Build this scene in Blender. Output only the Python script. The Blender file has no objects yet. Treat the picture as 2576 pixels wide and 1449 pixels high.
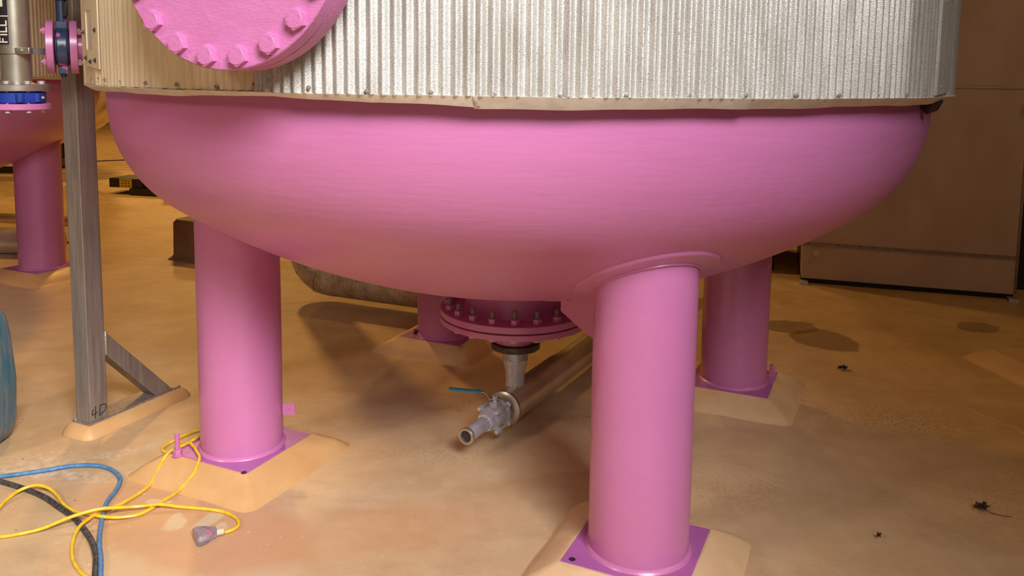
import bpy, math, random
from mathutils import Matrix, Vector, noise
random.seed(7)
PI = math.pi; TAU = 2 * PI
C = bpy.context.scene.collection
scene = bpy.context.scene

# ------------------------------------------------------------------ camera
W_PX, H_PX = 2576, 1449
FPX, PPY, PITCH, ROLL = 2092.08, 420.06, 0.110154, 0.012664
cp, sp, cr, sr = math.cos(PITCH), math.sin(PITCH), math.cos(ROLL), math.sin(ROLL)
r0 = Vector((1, 0, 0)); fw = Vector((0, cp, -sp)); u0 = Vector((0, sp, cp))
rt = cr * r0 + sr * u0; up = -sr * r0 + cr * u0
cd = bpy.data.cameras.new('camera'); cam = bpy.data.objects.new('camera', cd); C.objects.link(cam)
cam.matrix_world = Matrix(((rt.x, up.x, -fw.x, 0), (rt.y, up.y, -fw.y, 0), (rt.z, up.z, -fw.z, 1.7406), (0, 0, 0, 1)))
cd.sensor_fit = 'HORIZONTAL'; cd.sensor_width = 36; cd.lens = 36 * FPX / W_PX
cd.shift_y = (PPY - H_PX / 2) / W_PX
cd.clip_start = 0.05; cd.clip_end = 200
scene.camera = cam

# ------------------------------------------------------------------ world, lights, exposure
wd = bpy.data.worlds.new('world'); scene.world = wd; wd.use_nodes = True
bg = wd.node_tree.nodes['Background']; bg.inputs[0].default_value = (0.62, 0.56, 0.52, 1); bg.inputs[1].default_value = 0.5

def area(name, loc, target, sx, sy, power, color, spread=180):
    l = bpy.data.lights.new(name, 'AREA'); l.shape = 'RECTANGLE'; l.size = sx; l.size_y = sy
    l.energy = power; l.color = color; l.spread = math.radians(spread)
    o = bpy.data.objects.new(name, l); C.objects.link(o); o.location = loc
    o.rotation_euler = (Vector(target) - Vector(loc)).to_track_quat('-Z', 'Y').to_euler()
    return o
DAY = (0.97, 0.97, 1.0)
WARM = (1.0, 0.56, 0.16)
area('daylight_opening', (1.4, -2.1, 4.7), (-1.72, 2.5, 0.4), 2.5, 1.9, 104, DAY, 62)
def lamp(name, loc, power, rad=0.3, color=WARM):
    l = bpy.data.lights.new(name, 'SPOT'); l.energy = power; l.color = color; l.shadow_soft_size = rad
    l.spot_size = math.radians(150); l.spot_blend = 0.6
    o = bpy.data.objects.new(name, l); C.objects.link(o); o.location = loc
lamp('bay_lamp_left', (-4.2, 12.0, 6.8), 1100)
lamp('bay_lamp_middle', (0.8, 11.2, 6.8), 300)
lamp('bay_lamp_right', (5.0, 3.0, 6.8), 190)
lamp('added_fill_left', (-6.0, -1.2, 5.2), 900, 0.6, (1.0, .80, .60))  # unseen warm fill, added to brighten the left cladding and post
lamp('bay_lamp_far', (-8.0, 20.0, 6.8), 1300)
vs = scene.view_settings
vs.view_transform = 'Standard'; vs.look = 'None'; vs.exposure = 0.0; vs.gamma = 1.0; vs.use_curve_mapping = False

# ------------------------------------------------------------------ materials
def nmat(name):
    m = bpy.data.materials.new(name); m.use_nodes = True
    return m, m.node_tree.nodes, m.node_tree.links, m.node_tree.nodes['Principled BSDF']
def s2l(c):
    return tuple(((v / 12.92) if v <= .04045 else ((v + .055) / 1.055) ** 2.4) for v in c)
def col(r, g, b): return (*s2l((r / 255, g / 255, b / 255)), 1)

def surf(name, base, rough=0.5, metal=0.0, mott=None, mscale=6, bump=0.0, bscale=60, stretch=(1, 1, 1), coat=0.0,
         speck=None, sscale=300, sthr=0.68, mfac=0.6, rvar=0.0, bdist=0.002, raw=False, drip=0.0):
    """paint / metal / plastic with mottling, fine speckles and a bump"""
    m, N, L, b = nmat(name)
    b.inputs['Roughness'].default_value = rough; b.inputs['Metallic'].default_value = metal
    b.inputs['Coat Weight'].default_value = coat; b.inputs['Coat Roughness'].default_value = 0.25
    tc = N.new('ShaderNodeTexCoord'); mp = N.new('ShaderNodeMapping'); mp.inputs['Scale'].default_value = stretch
    L.new(tc.outputs['Object'], mp.inputs['Vector'])
    out = None
    rgb = N.new('ShaderNodeRGB'); rgb.outputs[0].default_value = base; out = rgb.outputs[0]
    if mott:
        n = N.new('ShaderNodeTexNoise'); n.inputs['Scale'].default_value = mscale; n.inputs['Detail'].default_value = 6
        n.inputs['Roughness'].default_value = 0.6
        L.new(mp.outputs[0], n.inputs['Vector'])
        rp = N.new('ShaderNodeMapRange'); rp.inputs[1].default_value = .38; rp.inputs[2].default_value = .66; rp.inputs[4].default_value = mfac
        L.new(n.outputs[0], rp.inputs[0])
        mx = N.new('ShaderNodeMix'); mx.data_type = 'RGBA'; mx.inputs[7].default_value = mott
        L.new(rp.outputs[0], mx.inputs[0]); L.new(out, mx.inputs[6]); out = mx.outputs[2]
        if rvar:
            rr = N.new('ShaderNodeMapRange'); rr.inputs[1].default_value = .3; rr.inputs[2].default_value = .7
            rr.inputs[3].default_value = rough - rvar; rr.inputs[4].default_value = rough + rvar
            L.new(n.outputs[0], rr.inputs[0]); L.new(rr.outputs[0], b.inputs['Roughness'])
    if speck:
        n = N.new('ShaderNodeTexNoise'); n.inputs['Scale'].default_value = sscale; n.inputs['Detail'].default_value = 3
        L.new(tc.outputs['Object'], n.inputs['Vector'])
        rp = N.new('ShaderNodeMapRange'); rp.inputs[1].default_value = sthr; rp.inputs[2].default_value = sthr + .06; rp.inputs[4].default_value = .8
        L.new(n.outputs[0], rp.inputs[0])
        mx = N.new('ShaderNodeMix'); mx.data_type = 'RGBA'; mx.inputs[7].default_value = speck
        L.new(rp.outputs[0], mx.inputs[0]); L.new(out, mx.inputs[6]); out = mx.outputs[2]
    L.new(out, b.inputs['Base Color'])
    if bump:
        n = N.new('ShaderNodeTexNoise'); n.inputs['Scale'].default_value = bscale; n.inputs['Detail'].default_value = 5
        L.new(tc.outputs['Object'] if raw else mp.outputs[0], n.inputs['Vector'])
        bp = N.new('ShaderNodeBump'); bp.inputs['Strength'].default_value = bump; bp.inputs['Distance'].default_value = bdist
        L.new(n.outputs[0], bp.inputs['Height']); L.new(bp.outputs[0], b.inputs['Normal'])
        if drip:
            n2 = N.new('ShaderNodeTexNoise'); n2.inputs['Scale'].default_value = 11; n2.inputs['Detail'].default_value = 4; n2.inputs['Distortion'].default_value = 1.5
            L.new(tc.outputs['Object'], n2.inputs['Vector'])
            r2 = N.new('ShaderNodeMapRange'); r2.inputs[1].default_value = .50; r2.inputs[2].default_value = .78; L.new(n2.outputs[0], r2.inputs[0])
            b2 = N.new('ShaderNodeBump'); b2.inputs['Strength'].default_value = drip; b2.inputs['Distance'].default_value = .0015
            L.new(r2.outputs[0], b2.inputs['Height']); L.new(bp.outputs[0], b2.inputs['Normal']); L.new(b2.outputs[0], b.inputs['Normal'])
    return m

PINK = col(198, 118, 168)
M = {}
M['pink'] = surf('pink_enamel', PINK, 0.40, coat=0.5, mott=col(190, 108, 158), mscale=2.5, mfac=.5, bump=0.2, bscale=34, bdist=0.004, drip=.25)
M['pink_head'] = surf('pink_brushed_enamel', PINK, 0.40, coat=0.3, mott=col(190, 108, 158), mscale=1.6, mfac=.5, bump=0.25, bscale=9, stretch=(1, 1, 7), bdist=0.004)
M['pink_thick'] = surf('pink_thick_enamel', col(198, 118, 168), 0.45, coat=0.2, mott=col(190, 106, 156), mscale=9, mfac=.5, bump=0.5, bscale=60, stretch=(1, 1, 3.0), bdist=0.0025, drip=.5)
M['pink_plate'] = surf('purple_pink_plate', col(176, 98, 166), 0.42, coat=0.3, mott=col(158, 92, 150), mscale=9, bump=0.5, bscale=60, speck=col(225, 170, 210), sscale=160, sthr=.66)
M['galv'] = surf('weathered_embossed_aluminium', col(218, 215, 207), 0.46, 0.55, mott=col(170, 164, 152), mscale=9, stretch=(3, 3, .5), mfac=.7,
                 bump=1.0, bscale=330, bdist=.0011, speck=col(142, 134, 122), sscale=340, sthr=.57, rvar=.06, raw=True)
M['galv_warm_lit'] = surf('warm_lit_tan_aluminium', col(232, 214, 180), 0.52, 0.3, mott=col(206, 180, 142), mscale=6, stretch=(3, 3, .4), mfac=.7,
                     bump=.6, bscale=380, bdist=.0008, speck=col(120, 96, 66), sscale=280, sthr=.66, raw=True)  # warm light is put into the tan base; mottle and specks are weathering
M['flash'] = surf('folded_aluminium_flashing', col(222, 214, 200), 0.45, 0.35, mott=col(192, 180, 162), mscale=14, mfac=.6, bump=.5, bscale=40)
M['steel'] = surf('bare_mill_steel', col(158, 146, 136), 0.42, 0.4, mott=col(116, 104, 98), mscale=9, stretch=(6, 6, .35), mfac=.7, rvar=.08, bump=.08, bscale=60)
M['stainless'] = surf('stainless_pipe', col(196, 188, 170), 0.34, 0.8, mott=col(150, 140, 122), mscale=8, mfac=.5, bump=.06, bscale=120)
M['castgrey'] = surf('cast_stainless', col(206, 206, 212), 0.40, 0.5, mott=col(160, 158, 160), mscale=30, mfac=.5, bump=.3, bscale=180)
M['blackiron'] = surf('oxidised_flange_steel', col(96, 84, 72), 0.5, 0.6, mott=col(58, 50, 44), mscale=25, mfac=.8, bump=.3, bscale=120)
M['thread'] = surf('galvanised_stud', col(176, 168, 158), 0.4, 0.5, mott=col(120, 112, 106), mscale=60)
M['whitebolt'] = surf('zinc_bolt_head', col(200, 186, 178), 0.45, 0.5, mott=col(150, 120, 130), mscale=60)
M['grout'] = surf('sanded_tan_coating', col(212, 168, 112), 0.55, mott=col(196, 146, 90), mscale=5, mfac=.6, bump=.5, bscale=120, coat=.12, speck=col(150, 100, 56), sscale=240, sthr=.68)
M['grout_pale'] = surf('pale_sanded_coating', col(216, 184, 142), 0.55, mott=col(204, 160, 116), mscale=6, mfac=.6, bump=.5, bscale=120, coat=.12)
M['blue'] = surf('blue_valve_enamel', col(30, 62, 160), 0.35, coat=.4, mott=col(18, 40, 110), mscale=20, bump=.3, bscale=80)
M['navy'] = surf('dark_navy_valve_paint', col(42, 58, 88), 0.4, coat=.3, mott=col(150, 70, 120), mscale=14, mfac=.0, bump=.3, bscale=80)
M['blackm'] = surf('black_machine_paint', col(36, 34, 36), 0.45, coat=.2, mott=col(54, 48, 46), mscale=20)
M['yellow'] = surf('yellow_cord_jacket', col(238, 196, 44), 0.42, coat=.15, mott=col(196, 150, 40), mscale=40, mfac=.6)
M['bluecord'] = surf('blue_hose_jacket', col(58, 116, 166), 0.5, mott=col(120, 150, 176), mscale=50, mfac=.6)
M['blackcord'] = surf('black_rubber_jacket', col(40, 40, 44), 0.5, mott=col(96, 92, 92), mscale=60, mfac=.7, bump=.3, bscale=120)
M['teal'] = surf('scuffed_teal_plastic', col(44, 112, 130), 0.4, coat=.2, mott=col(122, 126, 128), mscale=14, stretch=(2.5, 2.5, .35), mfac=.95, bump=.6, bscale=20)
M['handle'] = surf('teal_vinyl_grip', col(28, 104, 122), 0.4, mott=col(60, 130, 140), mscale=60)
M['clad_pipe'] = surf('aluminium_clad_pipe', col(200, 184, 160), 0.42, 0.3, mott=col(140, 120, 96), mscale=9, mfac=.7, bump=.25, bscale=90, speck=col(128, 108, 86), sscale=70, sthr=.58)
M['drain'] = surf('polished_pipe_jacket', col(224, 210, 184), 0.30, 0.6, mott=col(170, 154, 130), mscale=5, mfac=.5, bump=.12, bscale=60)
M['brownmetal'] = surf('grey_brown_sheet_metal', col(196, 172, 150), 0.42, 0.1, mott=col(176, 150, 128), mscale=2, stretch=(2, 2, .8), mfac=.5, rvar=.08, bump=.05, bscale=20)
M['trim'] = surf('bright_sheet_trim', col(150, 130, 110), 0.32, 0.8, mott=col(96, 80, 66), mscale=40)
M['concrete'] = surf('brown_coated_concrete', col(120, 94, 74), 0.6, mott=col(92, 68, 52), mscale=6, bump=.3, bscale=40)
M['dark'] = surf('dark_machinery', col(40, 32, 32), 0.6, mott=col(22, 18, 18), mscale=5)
M['label_black'] = surf('black_vinyl_label', col(36, 34, 38), 0.4)
M['label_white'] = surf('white_vinyl_letter', col(222, 214, 198), 0.5)
M['label_yellow'] = surf('yellow_warning_label', col(250, 226, 90), 0.5)
M['cream'] = surf('cream_tape', col(206, 190, 160), 0.5)
M['foil'] = surf('crinkled_foil_insulation', col(226, 216, 204), 0.28, 0.6, bump=1.0, bscale=110, bdist=.004, raw=True)
M['leafm'] = surf('dead_brown_leaf', col(70, 44, 24), 0.7, mott=col(40, 26, 14), mscale=60, bump=.6, bscale=120)
M['leafd'] = surf('dark_leaf', col(40, 34, 20), 0.6, mott=col(24, 22, 14), mscale=60)
M['ink'] = surf('black_marker_ink', col(44, 36, 38), 0.6)
M['weld'] = surf('bright_weld', col(190, 180, 166), 0.35, 0.8, bump=1.0, bscale=120, bdist=.004)
M['wall'] = surf('hall_wall_panel', col(112, 98, 84), 0.7, mott=col(92, 78, 64), mscale=1.2)
M['ceil'] = surf('hall_ceiling_deck', col(120, 112, 102), 0.7, mott=col(100, 92, 82), mscale=1.0)
def translucent():
    m, N, L, b = nmat('clear_purple_plastic')
    b.inputs['Base Color'].default_value = col(214, 204, 222); b.inputs['Roughness'].default_value = .22
    b.inputs['Transmission Weight'].default_value = .8; b.inputs['IOR'].default_value = 1.4
    return m
M['clear'] = translucent()
m_, N_, L_, b_ = nmat('red_indicator'); b_.inputs['Base Color'].default_value = col(230, 60, 70)
b_.inputs['Emission Color'].default_value = col(255, 40, 50); b_.inputs['Emission Strength'].default_value = 1.2; M['red'] = m_

def navy_patches():
    m = M['navy']; N = m.node_tree.nodes; L = m.node_tree.links; b = N['Principled BSDF']
    tc = N.new('ShaderNodeTexCoord'); n = N.new('ShaderNodeTexNoise'); n.inputs['Scale'].default_value = 22; n.inputs['Detail'].default_value = 3
    L.new(tc.outputs['Object'], n.inputs['Vector'])
    rp = N.new('ShaderNodeMapRange'); rp.inputs[1].default_value = .64; rp.inputs[2].default_value = .67
    L.new(n.outputs[0], rp.inputs[0])
    mx = N.new('ShaderNodeMix'); mx.data_type = 'RGBA'; mx.inputs[7].default_value = col(190, 90, 150)
    old = b.inputs['Base Color'].links[0].from_socket
    L.new(rp.outputs[0], mx.inputs[0]); L.new(old, mx.inputs[6]); L.new(mx.outputs[2], b.inputs['Base Color'])
navy_patches()

def floor_material():
    m, N, L, b = nmat('tan_epoxy_floor')
    tc = N.new('ShaderNodeTexCoord'); P = tc.outputs['Object']
    def noise_(scale, detail=5, rough=.6, stretch=None, dist=0):
        n = N.new('ShaderNodeTexNoise'); n.inputs['Scale'].default_value = scale; n.inputs['Detail'].default_value = detail
        n.inputs['Roughness'].default_value = rough; n.inputs['Distortion'].default_value = dist
        if stretch:
            mp = N.new('ShaderNodeMapping'); mp.inputs['Scale'].default_value = stretch; mp.inputs['Rotation'].default_value = (0, 0, .43)
            L.new(P, mp.inputs['Vector']); L.new(mp.outputs[0], n.inputs['Vector'])
        else: L.new(P, n.inputs['Vector'])
        return n.outputs[0]
    def rng(s, a, c, lo=0., hi=1.):
        r = N.new('ShaderNodeMapRange'); r.inputs[1].default_value = a; r.inputs[2].default_value = c
        r.inputs[3].default_value = lo; r.inputs[4].default_value = hi; L.new(s, r.inputs[0]); return r.outputs[0]
    def mix(f, a, c):
        x = N.new('ShaderNodeMix'); x.data_type = 'RGBA'
        if isinstance(f, float): x.inputs[0].default_value = f
        else: L.new(f, x.inputs[0])
        if isinstance(a, tuple): x.inputs[6].default_value = a
        else: L.new(a, x.inputs[6])
        x.inputs[7].default_value = c; return x.outputs[2]
    def mul(a, c):
        x = N.new('ShaderNodeMath'); x.operation = 'MULTIPLY'; L.new(a, x.inputs[0])
        if isinstance(c, float): x.inputs[1].default_value = c
        else: L.new(c, x.inputs[1])
        return x.outputs[0]
    # warped coordinates for patch outlines
    wn = N.new('ShaderNodeTexNoise'); wn.inputs['Scale'].default_value = 5; wn.inputs['Detail'].default_value = 4; L.new(P, wn.inputs['Vector'])
    sub = N.new('ShaderNodeVectorMath'); sub.operation = 'SUBTRACT'; L.new(wn.outputs['Color'], sub.inputs[0]); sub.inputs[1].default_value = (.5, .5, .5)
    sc = N.new('ShaderNodeVectorMath'); sc.operation = 'SCALE'; sc.inputs['Scale'].default_value = .16; L.new(sub.outputs[0], sc.inputs[0])
    ad = N.new('ShaderNodeVectorMath'); ad.operation = 'ADD'; L.new(P, ad.inputs[0]); L.new(sc.outputs[0], ad.inputs[1])
    def patch(x, y, rx, ry, rot, soft, warp=True):
        mp = N.new('ShaderNodeMapping'); mp.vector_type = 'TEXTURE'
        mp.inputs['Location'].default_value = (x, y, 0); mp.inputs['Rotation'].default_value = (0, 0, rot); mp.inputs['Scale'].default_value = (rx, ry, 1)
        L.new(ad.outputs[0] if warp else P, mp.inputs['Vector'])
        ln = N.new('ShaderNodeVectorMath'); ln.operation = 'LENGTH'; L.new(mp.outputs[0], ln.inputs[0])
        return rng(ln.outputs['Value'], 1 - soft, 1.0, 1., 0.)
    c = mix(rng(noise_(.7, 5), .35, .68), col(208, 180, 142), col(192, 158, 116))
    c = mix(rng(noise_(2.6, 6, .65, (1, 1.6, 1), .6), .45, .72, 0, .55), c, col(174, 138, 98))
    c = mix(rng(noise_(1.3, 4, .6, (2.2, .5, 1)), .55, .75, 0, .35), c, col(216, 188, 148))
    c = mix(rng(noise_(9, 5), .5, .75, 0, .3), c, col(222, 198, 158))
    c = mix(rng(noise_(150, 3), .56, .7, 0, .45), c, col(150, 116, 80))
    # reddish overcoat by the leg and cords, pale wash between
    c = mix(mul(patch(-1.22, 3.05, .62, .30, -.45, .25), .62), c, col(196, 146, 108))
    c = mix(mul(patch(-.55, 3.0, .75, .25, .25, .5), .35), c, col(204, 148, 100))
    for (x, y, rx, ry, rot) in ((-1.30, 3.075, .05, .075, .3), (-1.165, 3.075, .045, .085, -.5), (-1.09, 3.02, .035, .05, -.7), (-1.42, 3.2, .05, .04, 0)):
        c = mix(mul(patch(x, y, rx, ry, rot, .3), .75), c, col(206, 190, 152))
    # white dust left
    dust = rng(noise_(26, 6, .75), .42, .66)
    for (x, y, rx, ry, rot, k) in ((-1.98, 3.42, .36, .07, -.15, .95), (-1.82, 3.6, .42, .06, .55, .5), (-2.1, 3.55, .2, .12, .3, .55), (2.75, 4.35, .36, .08, -.35, .5), (-1.6, 3.5, .3, .1, .5, .35)):
        c = mix(mul(mul(patch(x, y, rx, ry, rot, .9), dust), k), c, col(236, 228, 214))
    # dirt bands
    dirt = rng(noise_(60, 6, .75), .50, .62)
    for (x, y, rx, ry, rot, k) in ((.35, 4.1, .35, .07, .1, .9), (-.25, 4.25, .3, .07, .5, .6), (2.0, 4.1, .7, .28, -.2, .65), (-.3, 3.7, .5, .25, 0, .35), (2.3, 3.3, .9, .5, 0, .4), (1.0, 3.4, .5, .3, .4, .35)):
        c = mix(mul(mul(patch(x, y, rx, ry, rot, .9), dirt), k), c, col(74, 48, 30))
    # damp stains
    wet = None
    for (x, y, rx, ry, rot) in ((2.12, 5.42, .22, .27, .2), (1.98, 5.7, .20, .16, .3), (3.33, 5.75, .16, .15, -.2), (1.62, 5.75, .1, .08, 0)):
        pm = patch(x, y, rx, ry, rot, .12); c = mix(mul(pm, .52), c, col(90, 58, 26))
        wet = pm if wet is None else (lambda a, bb: (lambda x_: (L.new(a, x_.inputs[0]), L.new(bb, x_.inputs[1]), setattr(x_, 'operation', 'MAXIMUM'), x_.outputs[0])[3])(N.new('ShaderNodeMath')))(wet, pm)
    # pale drag marks
    for (x, y, rx, ry, rot, k) in ((2.35, 6.05, .07, .5, .2, .3), (2.05, 6.0, .06, .3, .6, .3), (.9, 3.35, .03, .3, 1.3, .2)):
        c = mix(mul(patch(x, y, rx, ry, rot, .7), k), c, col(214, 170, 110))
    # fine dark flecks and white chips
    v = N.new('ShaderNodeTexVoronoi'); v.inputs['Scale'].default_value = 9; v.inputs['Randomness'].default_value = 1; L.new(P, v.inputs['Vector'])
    c = mix(mul(rng(v.outputs['Distance'], .02, .06, .85, 0), rng(noise_(3.1, 3), .52, .56)), c, col(66, 42, 26))
    v = N.new('ShaderNodeTexVoronoi'); v.inputs['Scale'].default_value = 17; L.new(ad.outputs[0], v.inputs['Vector'])
    near = patch(-1.2, 3.3, 1.3, .9, 0, .6)
    c = mix(mul(rng(v.outputs['Distance'], .04, .075, .9, 0), near), c, col(236, 228, 210))
    L.new(c, b.inputs['Base Color'])
    rr = rng(noise_(5, 5), .35, .7, .36, .55); x = N.new('ShaderNodeMath'); x.operation = 'SUBTRACT'; L.new(rr, x.inputs[0]); L.new(mul(wet, .18), x.inputs[1])
    L.new(x.outputs[0], b.inputs['Roughness'])
    bp = N.new('ShaderNodeBump'); bp.inputs['Strength'].default_value = .35; bp.inputs['Distance'].default_value = .003
    L.new(noise_(110, 6, .7), bp.inputs['Height'])
    bp2 = N.new('ShaderNodeBump'); bp2.inputs['Strength'].default_value = .3; bp2.inputs['Distance'].default_value = .02
    L.new(noise_(2.5, 3), bp2.inputs['Height']); L.new(bp.outputs[0], bp2.inputs['Normal']); L.new(bp2.outputs[0], b.inputs['Normal'])
    return m
M['floor'] = floor_material()

# ------------------------------------------------------------------ mesh helpers
def vec(p): return Vector(p)
class MB:
    def __init__(s): s.v = []; s.f = []
    def add(s, v, f):
        o = len(s.v); s.v += [tuple(p) for p in v]; s.f += [tuple(i + o for i in q) for q in f]; return s
    def frame(s, ax):
        ax = vec(ax).normalized(); a = Vector((0, 0, 1)) if abs(ax.z) < .9 else Vector((1, 0, 0))
        x = a.cross(ax).normalized(); return x, ax.cross(x), ax
    def box(s, c, size, rz=0, R=None):
        hx, hy, hz = (q / 2 for q in size); R = R or Matrix.Rotation(rz, 3, 'Z'); c = vec(c)
        v = [c + R @ Vector((x * hx, y * hy, z * hz)) for z in (-1, 1) for y in (-1, 1) for x in (-1, 1)]
        return s.add(v, [(0, 2, 3, 1), (4, 5, 7, 6), (0, 1, 5, 4), (2, 6, 7, 3), (0, 4, 6, 2), (1, 3, 7, 5)])
    def rings(s, rings, closed_u=True, cap=True, close=False):
        n = len(rings[0]); o = len(s.v)
        for r in rings: s.v += [tuple(p) for p in r]
        m = len(rings)
        for i in range(m if close else m - 1):
            for j in range(n if closed_u else n - 1):
                a, b = o + i * n + j, o + i * n + (j + 1) % n
                c, d = o + ((i + 1) % m) * n + (j + 1) % n, o + ((i + 1) % m) * n + j
                s.f.append((a, b, c, d))
        if cap and not close:
            s.f.append(tuple(o + j for j in reversed(range(n)))); s.f.append(tuple(o + (m - 1) * n + j for j in range(n)))
        return s
    def lathe(s, base, axis, prof, seg=32, cap=True, close=False):
        """prof: list of (distance along axis, radius)"""
        x, y, z = s.frame(axis); b = vec(base)
        return s.rings([[b + z * h + x * (r * math.cos(TAU * k / seg)) + y * (r * math.sin(TAU * k / seg)) for k in range(seg)] for h, r in prof], cap=cap, close=close)
    def cyl(s, p0, p1, r, seg=24, bev=0.0):
        d = (vec(p1) - vec(p0)); L = d.length
        if bev: pr = [(0, r - bev), (bev, r), (L - bev, r), (L, r - bev)]
        else: pr = [(0, r), (L, r)]
        return s.lathe(p0, d, pr, seg)
    def hexn(s, p0, axis, af, h, rot=0, cham=0.1):
        x, y, z = s.frame(axis); b = vec(p0); R = af / math.sqrt(3)
        def ring(hh, k): return [b + z * hh + (x * math.cos(rot + PI / 3 * i) + y * math.sin(rot + PI / 3 * i)) * R * k for i in range(6)]
        s.rings([ring(0, 1), ring(h * (1 - cham), 1), ring(h, .9)])
        return s
    def tube(s, pts, r, seg=10, sub=6, closed=False, cap=True, rfun=None, endtan=None):
        P = [vec(p) for p in pts]; Q = []
        n = len(P)
        if sub > 1:
            for i in range(n - 1):
                p0, p1, p2, p3 = P[max(i - 1, 0)], P[i], P[i + 1], P[min(i + 2, n - 1)]
                for k in range(sub):
                    t = k / sub
                    Q.append(.5 * ((2 * p1) + (p2 - p0) * t + (2 * p0 - 5 * p1 + 4 * p2 - p3) * t * t + (3 * p1 - p0 - 3 * p2 + p3) * t ** 3))
            Q.append(P[-1])
        else: Q = P
        rings = []; up = None
        for i, q in enumerate(Q):
            t = (Q[min(i + 1, len(Q) - 1)] - Q[max(i - 1, 0)]).normalized()
            if up is None:
                a = Vector((0, 0, 1)) if abs(t.z) < .9 else Vector((1, 0, 0)); up = (a - t * a.dot(t)).normalized()
            else: up = (up - t * up.dot(t)).normalized()
            sd = t.cross(up); rr = rfun(i / (len(Q) - 1)) if rfun else r
            rings.append([q + (up * math.cos(TAU * k / seg) + sd * math.sin(TAU * k / seg)) * rr for k in range(seg)])
        return s.rings(rings, cap=cap)
    def prism(s, poly, direction):
        """closed polygon of 3D points extruded along direction"""
        n = len(poly); d = vec(direction); o = len(s.v)
        s.v += [tuple(vec(p)) for p in poly] + [tuple(vec(p) + d) for p in poly]
        s.f.append(tuple(o + i for i in range(n))); s.f.append(tuple(o + n + i for i in reversed(range(n))))
        for i in range(n): j = (i + 1) % n; s.f.append((o + i, o + n + i, o + n + j, o + j))
        return s
    def build(s, name, mat, parent=None, smooth=True, bevel=0.0, angle=35, mw=None):
        me = bpy.data.meshes.new(name); me.from_pydata(s.v, [], s.f); me.update()
        import bmesh
        bm = bmesh.new(); bm.from_mesh(me); bmesh.ops.recalc_face_normals(bm, faces=bm.faces[:]); bm.to_mesh(me); bm.free()
        me.materials.append(mat)
        if smooth:
            for p in me.polygons: p.use_smooth = True
            me.set_sharp_from_angle(angle=math.radians(angle))
        o = bpy.data.objects.new(name, me); C.objects.link(o)
        if bevel:
            b = o.modifiers.new('bevel', 'BEVEL'); b.width = bevel; b.segments = 2; b.limit_method = 'ANGLE'; b.angle_limit = math.radians(40)
        if mw is not None: o.matrix_world = mw
        if parent: attach(o, parent)
        return o
def wmat(o):
    m = o.matrix_basis.copy()
    return wmat(o.parent) @ o.matrix_parent_inverse @ m if o.parent else m
def attach(o, parent):
    o.parent = parent; o.matrix_parent_inverse = wmat(parent).inverted()
def tag(o, label, cat, group=None, kind=None):
    if label: o['label'] = label
    if cat: o['category'] = cat
    if group: o['group'] = group
    if kind: o['kind'] = kind
    return o
def thing(name, loc, label, cat, group=None):
    o = bpy.data.objects.new(name, None); C.objects.link(o); o.location = loc; o.empty_display_size = .1
    return tag(o, label, cat, group)
def struct(o): o['kind'] = 'structure'; return o
def inst(o, name, mw, parent):
    c = o.copy(); c.name = name; C.objects.link(c); c.parent = None; c.matrix_parent_inverse = Matrix.Identity(4); c.matrix_basis = mw
    attach(c, parent); return c
def axis_matrix(origin, zaxis, xhint=(0, 0, 1)):
    z = vec(zaxis).normalized(); x = vec(xhint); x = (x - z * x.dot(z)).normalized(); y = z.cross(x)
    return Matrix(((x.x, y.x, z.x, origin[0]), (x.y, y.y, z.y, origin[1]), (x.z, y.z, z.z, origin[2]), (0, 0, 0, 1)))
def text_mesh(txt, size, depth):
    cu = bpy.data.curves.new('t', 'FONT'); cu.body = txt; cu.size = size; cu.extrude = depth; cu.align_x = 'CENTER'; cu.align_y = 'CENTER'; cu.resolution_u = 2
    ob = bpy.data.objects.new('t', cu); C.objects.link(ob)
    dg = bpy.context.evaluated_depsgraph_get(); me = ob.evaluated_get(dg).to_mesh()
    v = [tuple(p.co) for p in me.vertices]; f = [tuple(p.vertices) for p in me.polygons]
    ob.evaluated_get(dg).to_mesh_clear(); bpy.data.objects.remove(ob); bpy.data.curves.remove(cu)
    return v, f

# ------------------------------------------------------------------ the hall
b = MB(); b.box((-3, 10.5, -.1), (30, 35, .2)); struct(b.build('floor', M['floor'], smooth=False))
b = MB(); b.box((-3, 10.5, 8.1), (30, 35, .2)); struct(b.build('ceiling', M['ceil'], smooth=False))
b = MB(); b.box((-3, 28.1, 4), (30, .2, 8)); struct(b.build('wall_back', M['wall'], smooth=False))
b = MB(); b.box((-18.1, 10.5, 4), (.2, 35, 8)); struct(b.build('wall_left', M['wall'], smooth=False))
b = MB(); b.box((12.1, 10.5, 4), (.2, 35, 8)); struct(b.build('wall_right', M['wall'], smooth=False))
b = MB(); b.box((-11.5, -7.1, 4), (13, .2, 8)); b.box((8.5, -7.1, 4), (7, .2, 8)); b.box((0, -7.1, 7), (10, .2, 2))
struct(b.build('wall_front', M['wall'], smooth=False))

# ------------------------------------------------------------------ tank
TX, TY = 0.0231, 4.0244
RHO, TH = 1.29792, -1.22192
R_H, LCR, KN, ZE = 1.7858, 2.81973, 0.49707, 1.6207
R_C, Z_C = 1.8560, 1.6826
E1 = Vector((math.cos(-.42574), math.sin(-.42574), 0)); E2 = Vector((-E1.y, E1.x, 0))
ZC0 = math.sqrt((LCR - KN) ** 2 - (R_H - KN) ** 2)
def head_z(r):
    if r <= (R_H - KN) * LCR / (LCR - KN): return ZE + ZC0 - math.sqrt(LCR ** 2 - r * r)
    return ZE - math.sqrt(max(0, KN ** 2 - (r - (R_H - KN)) ** 2))
def polar(cx, cy, r, az, z): return Vector((cx + r * math.cos(az), cy + r * math.sin(az), z))

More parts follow.
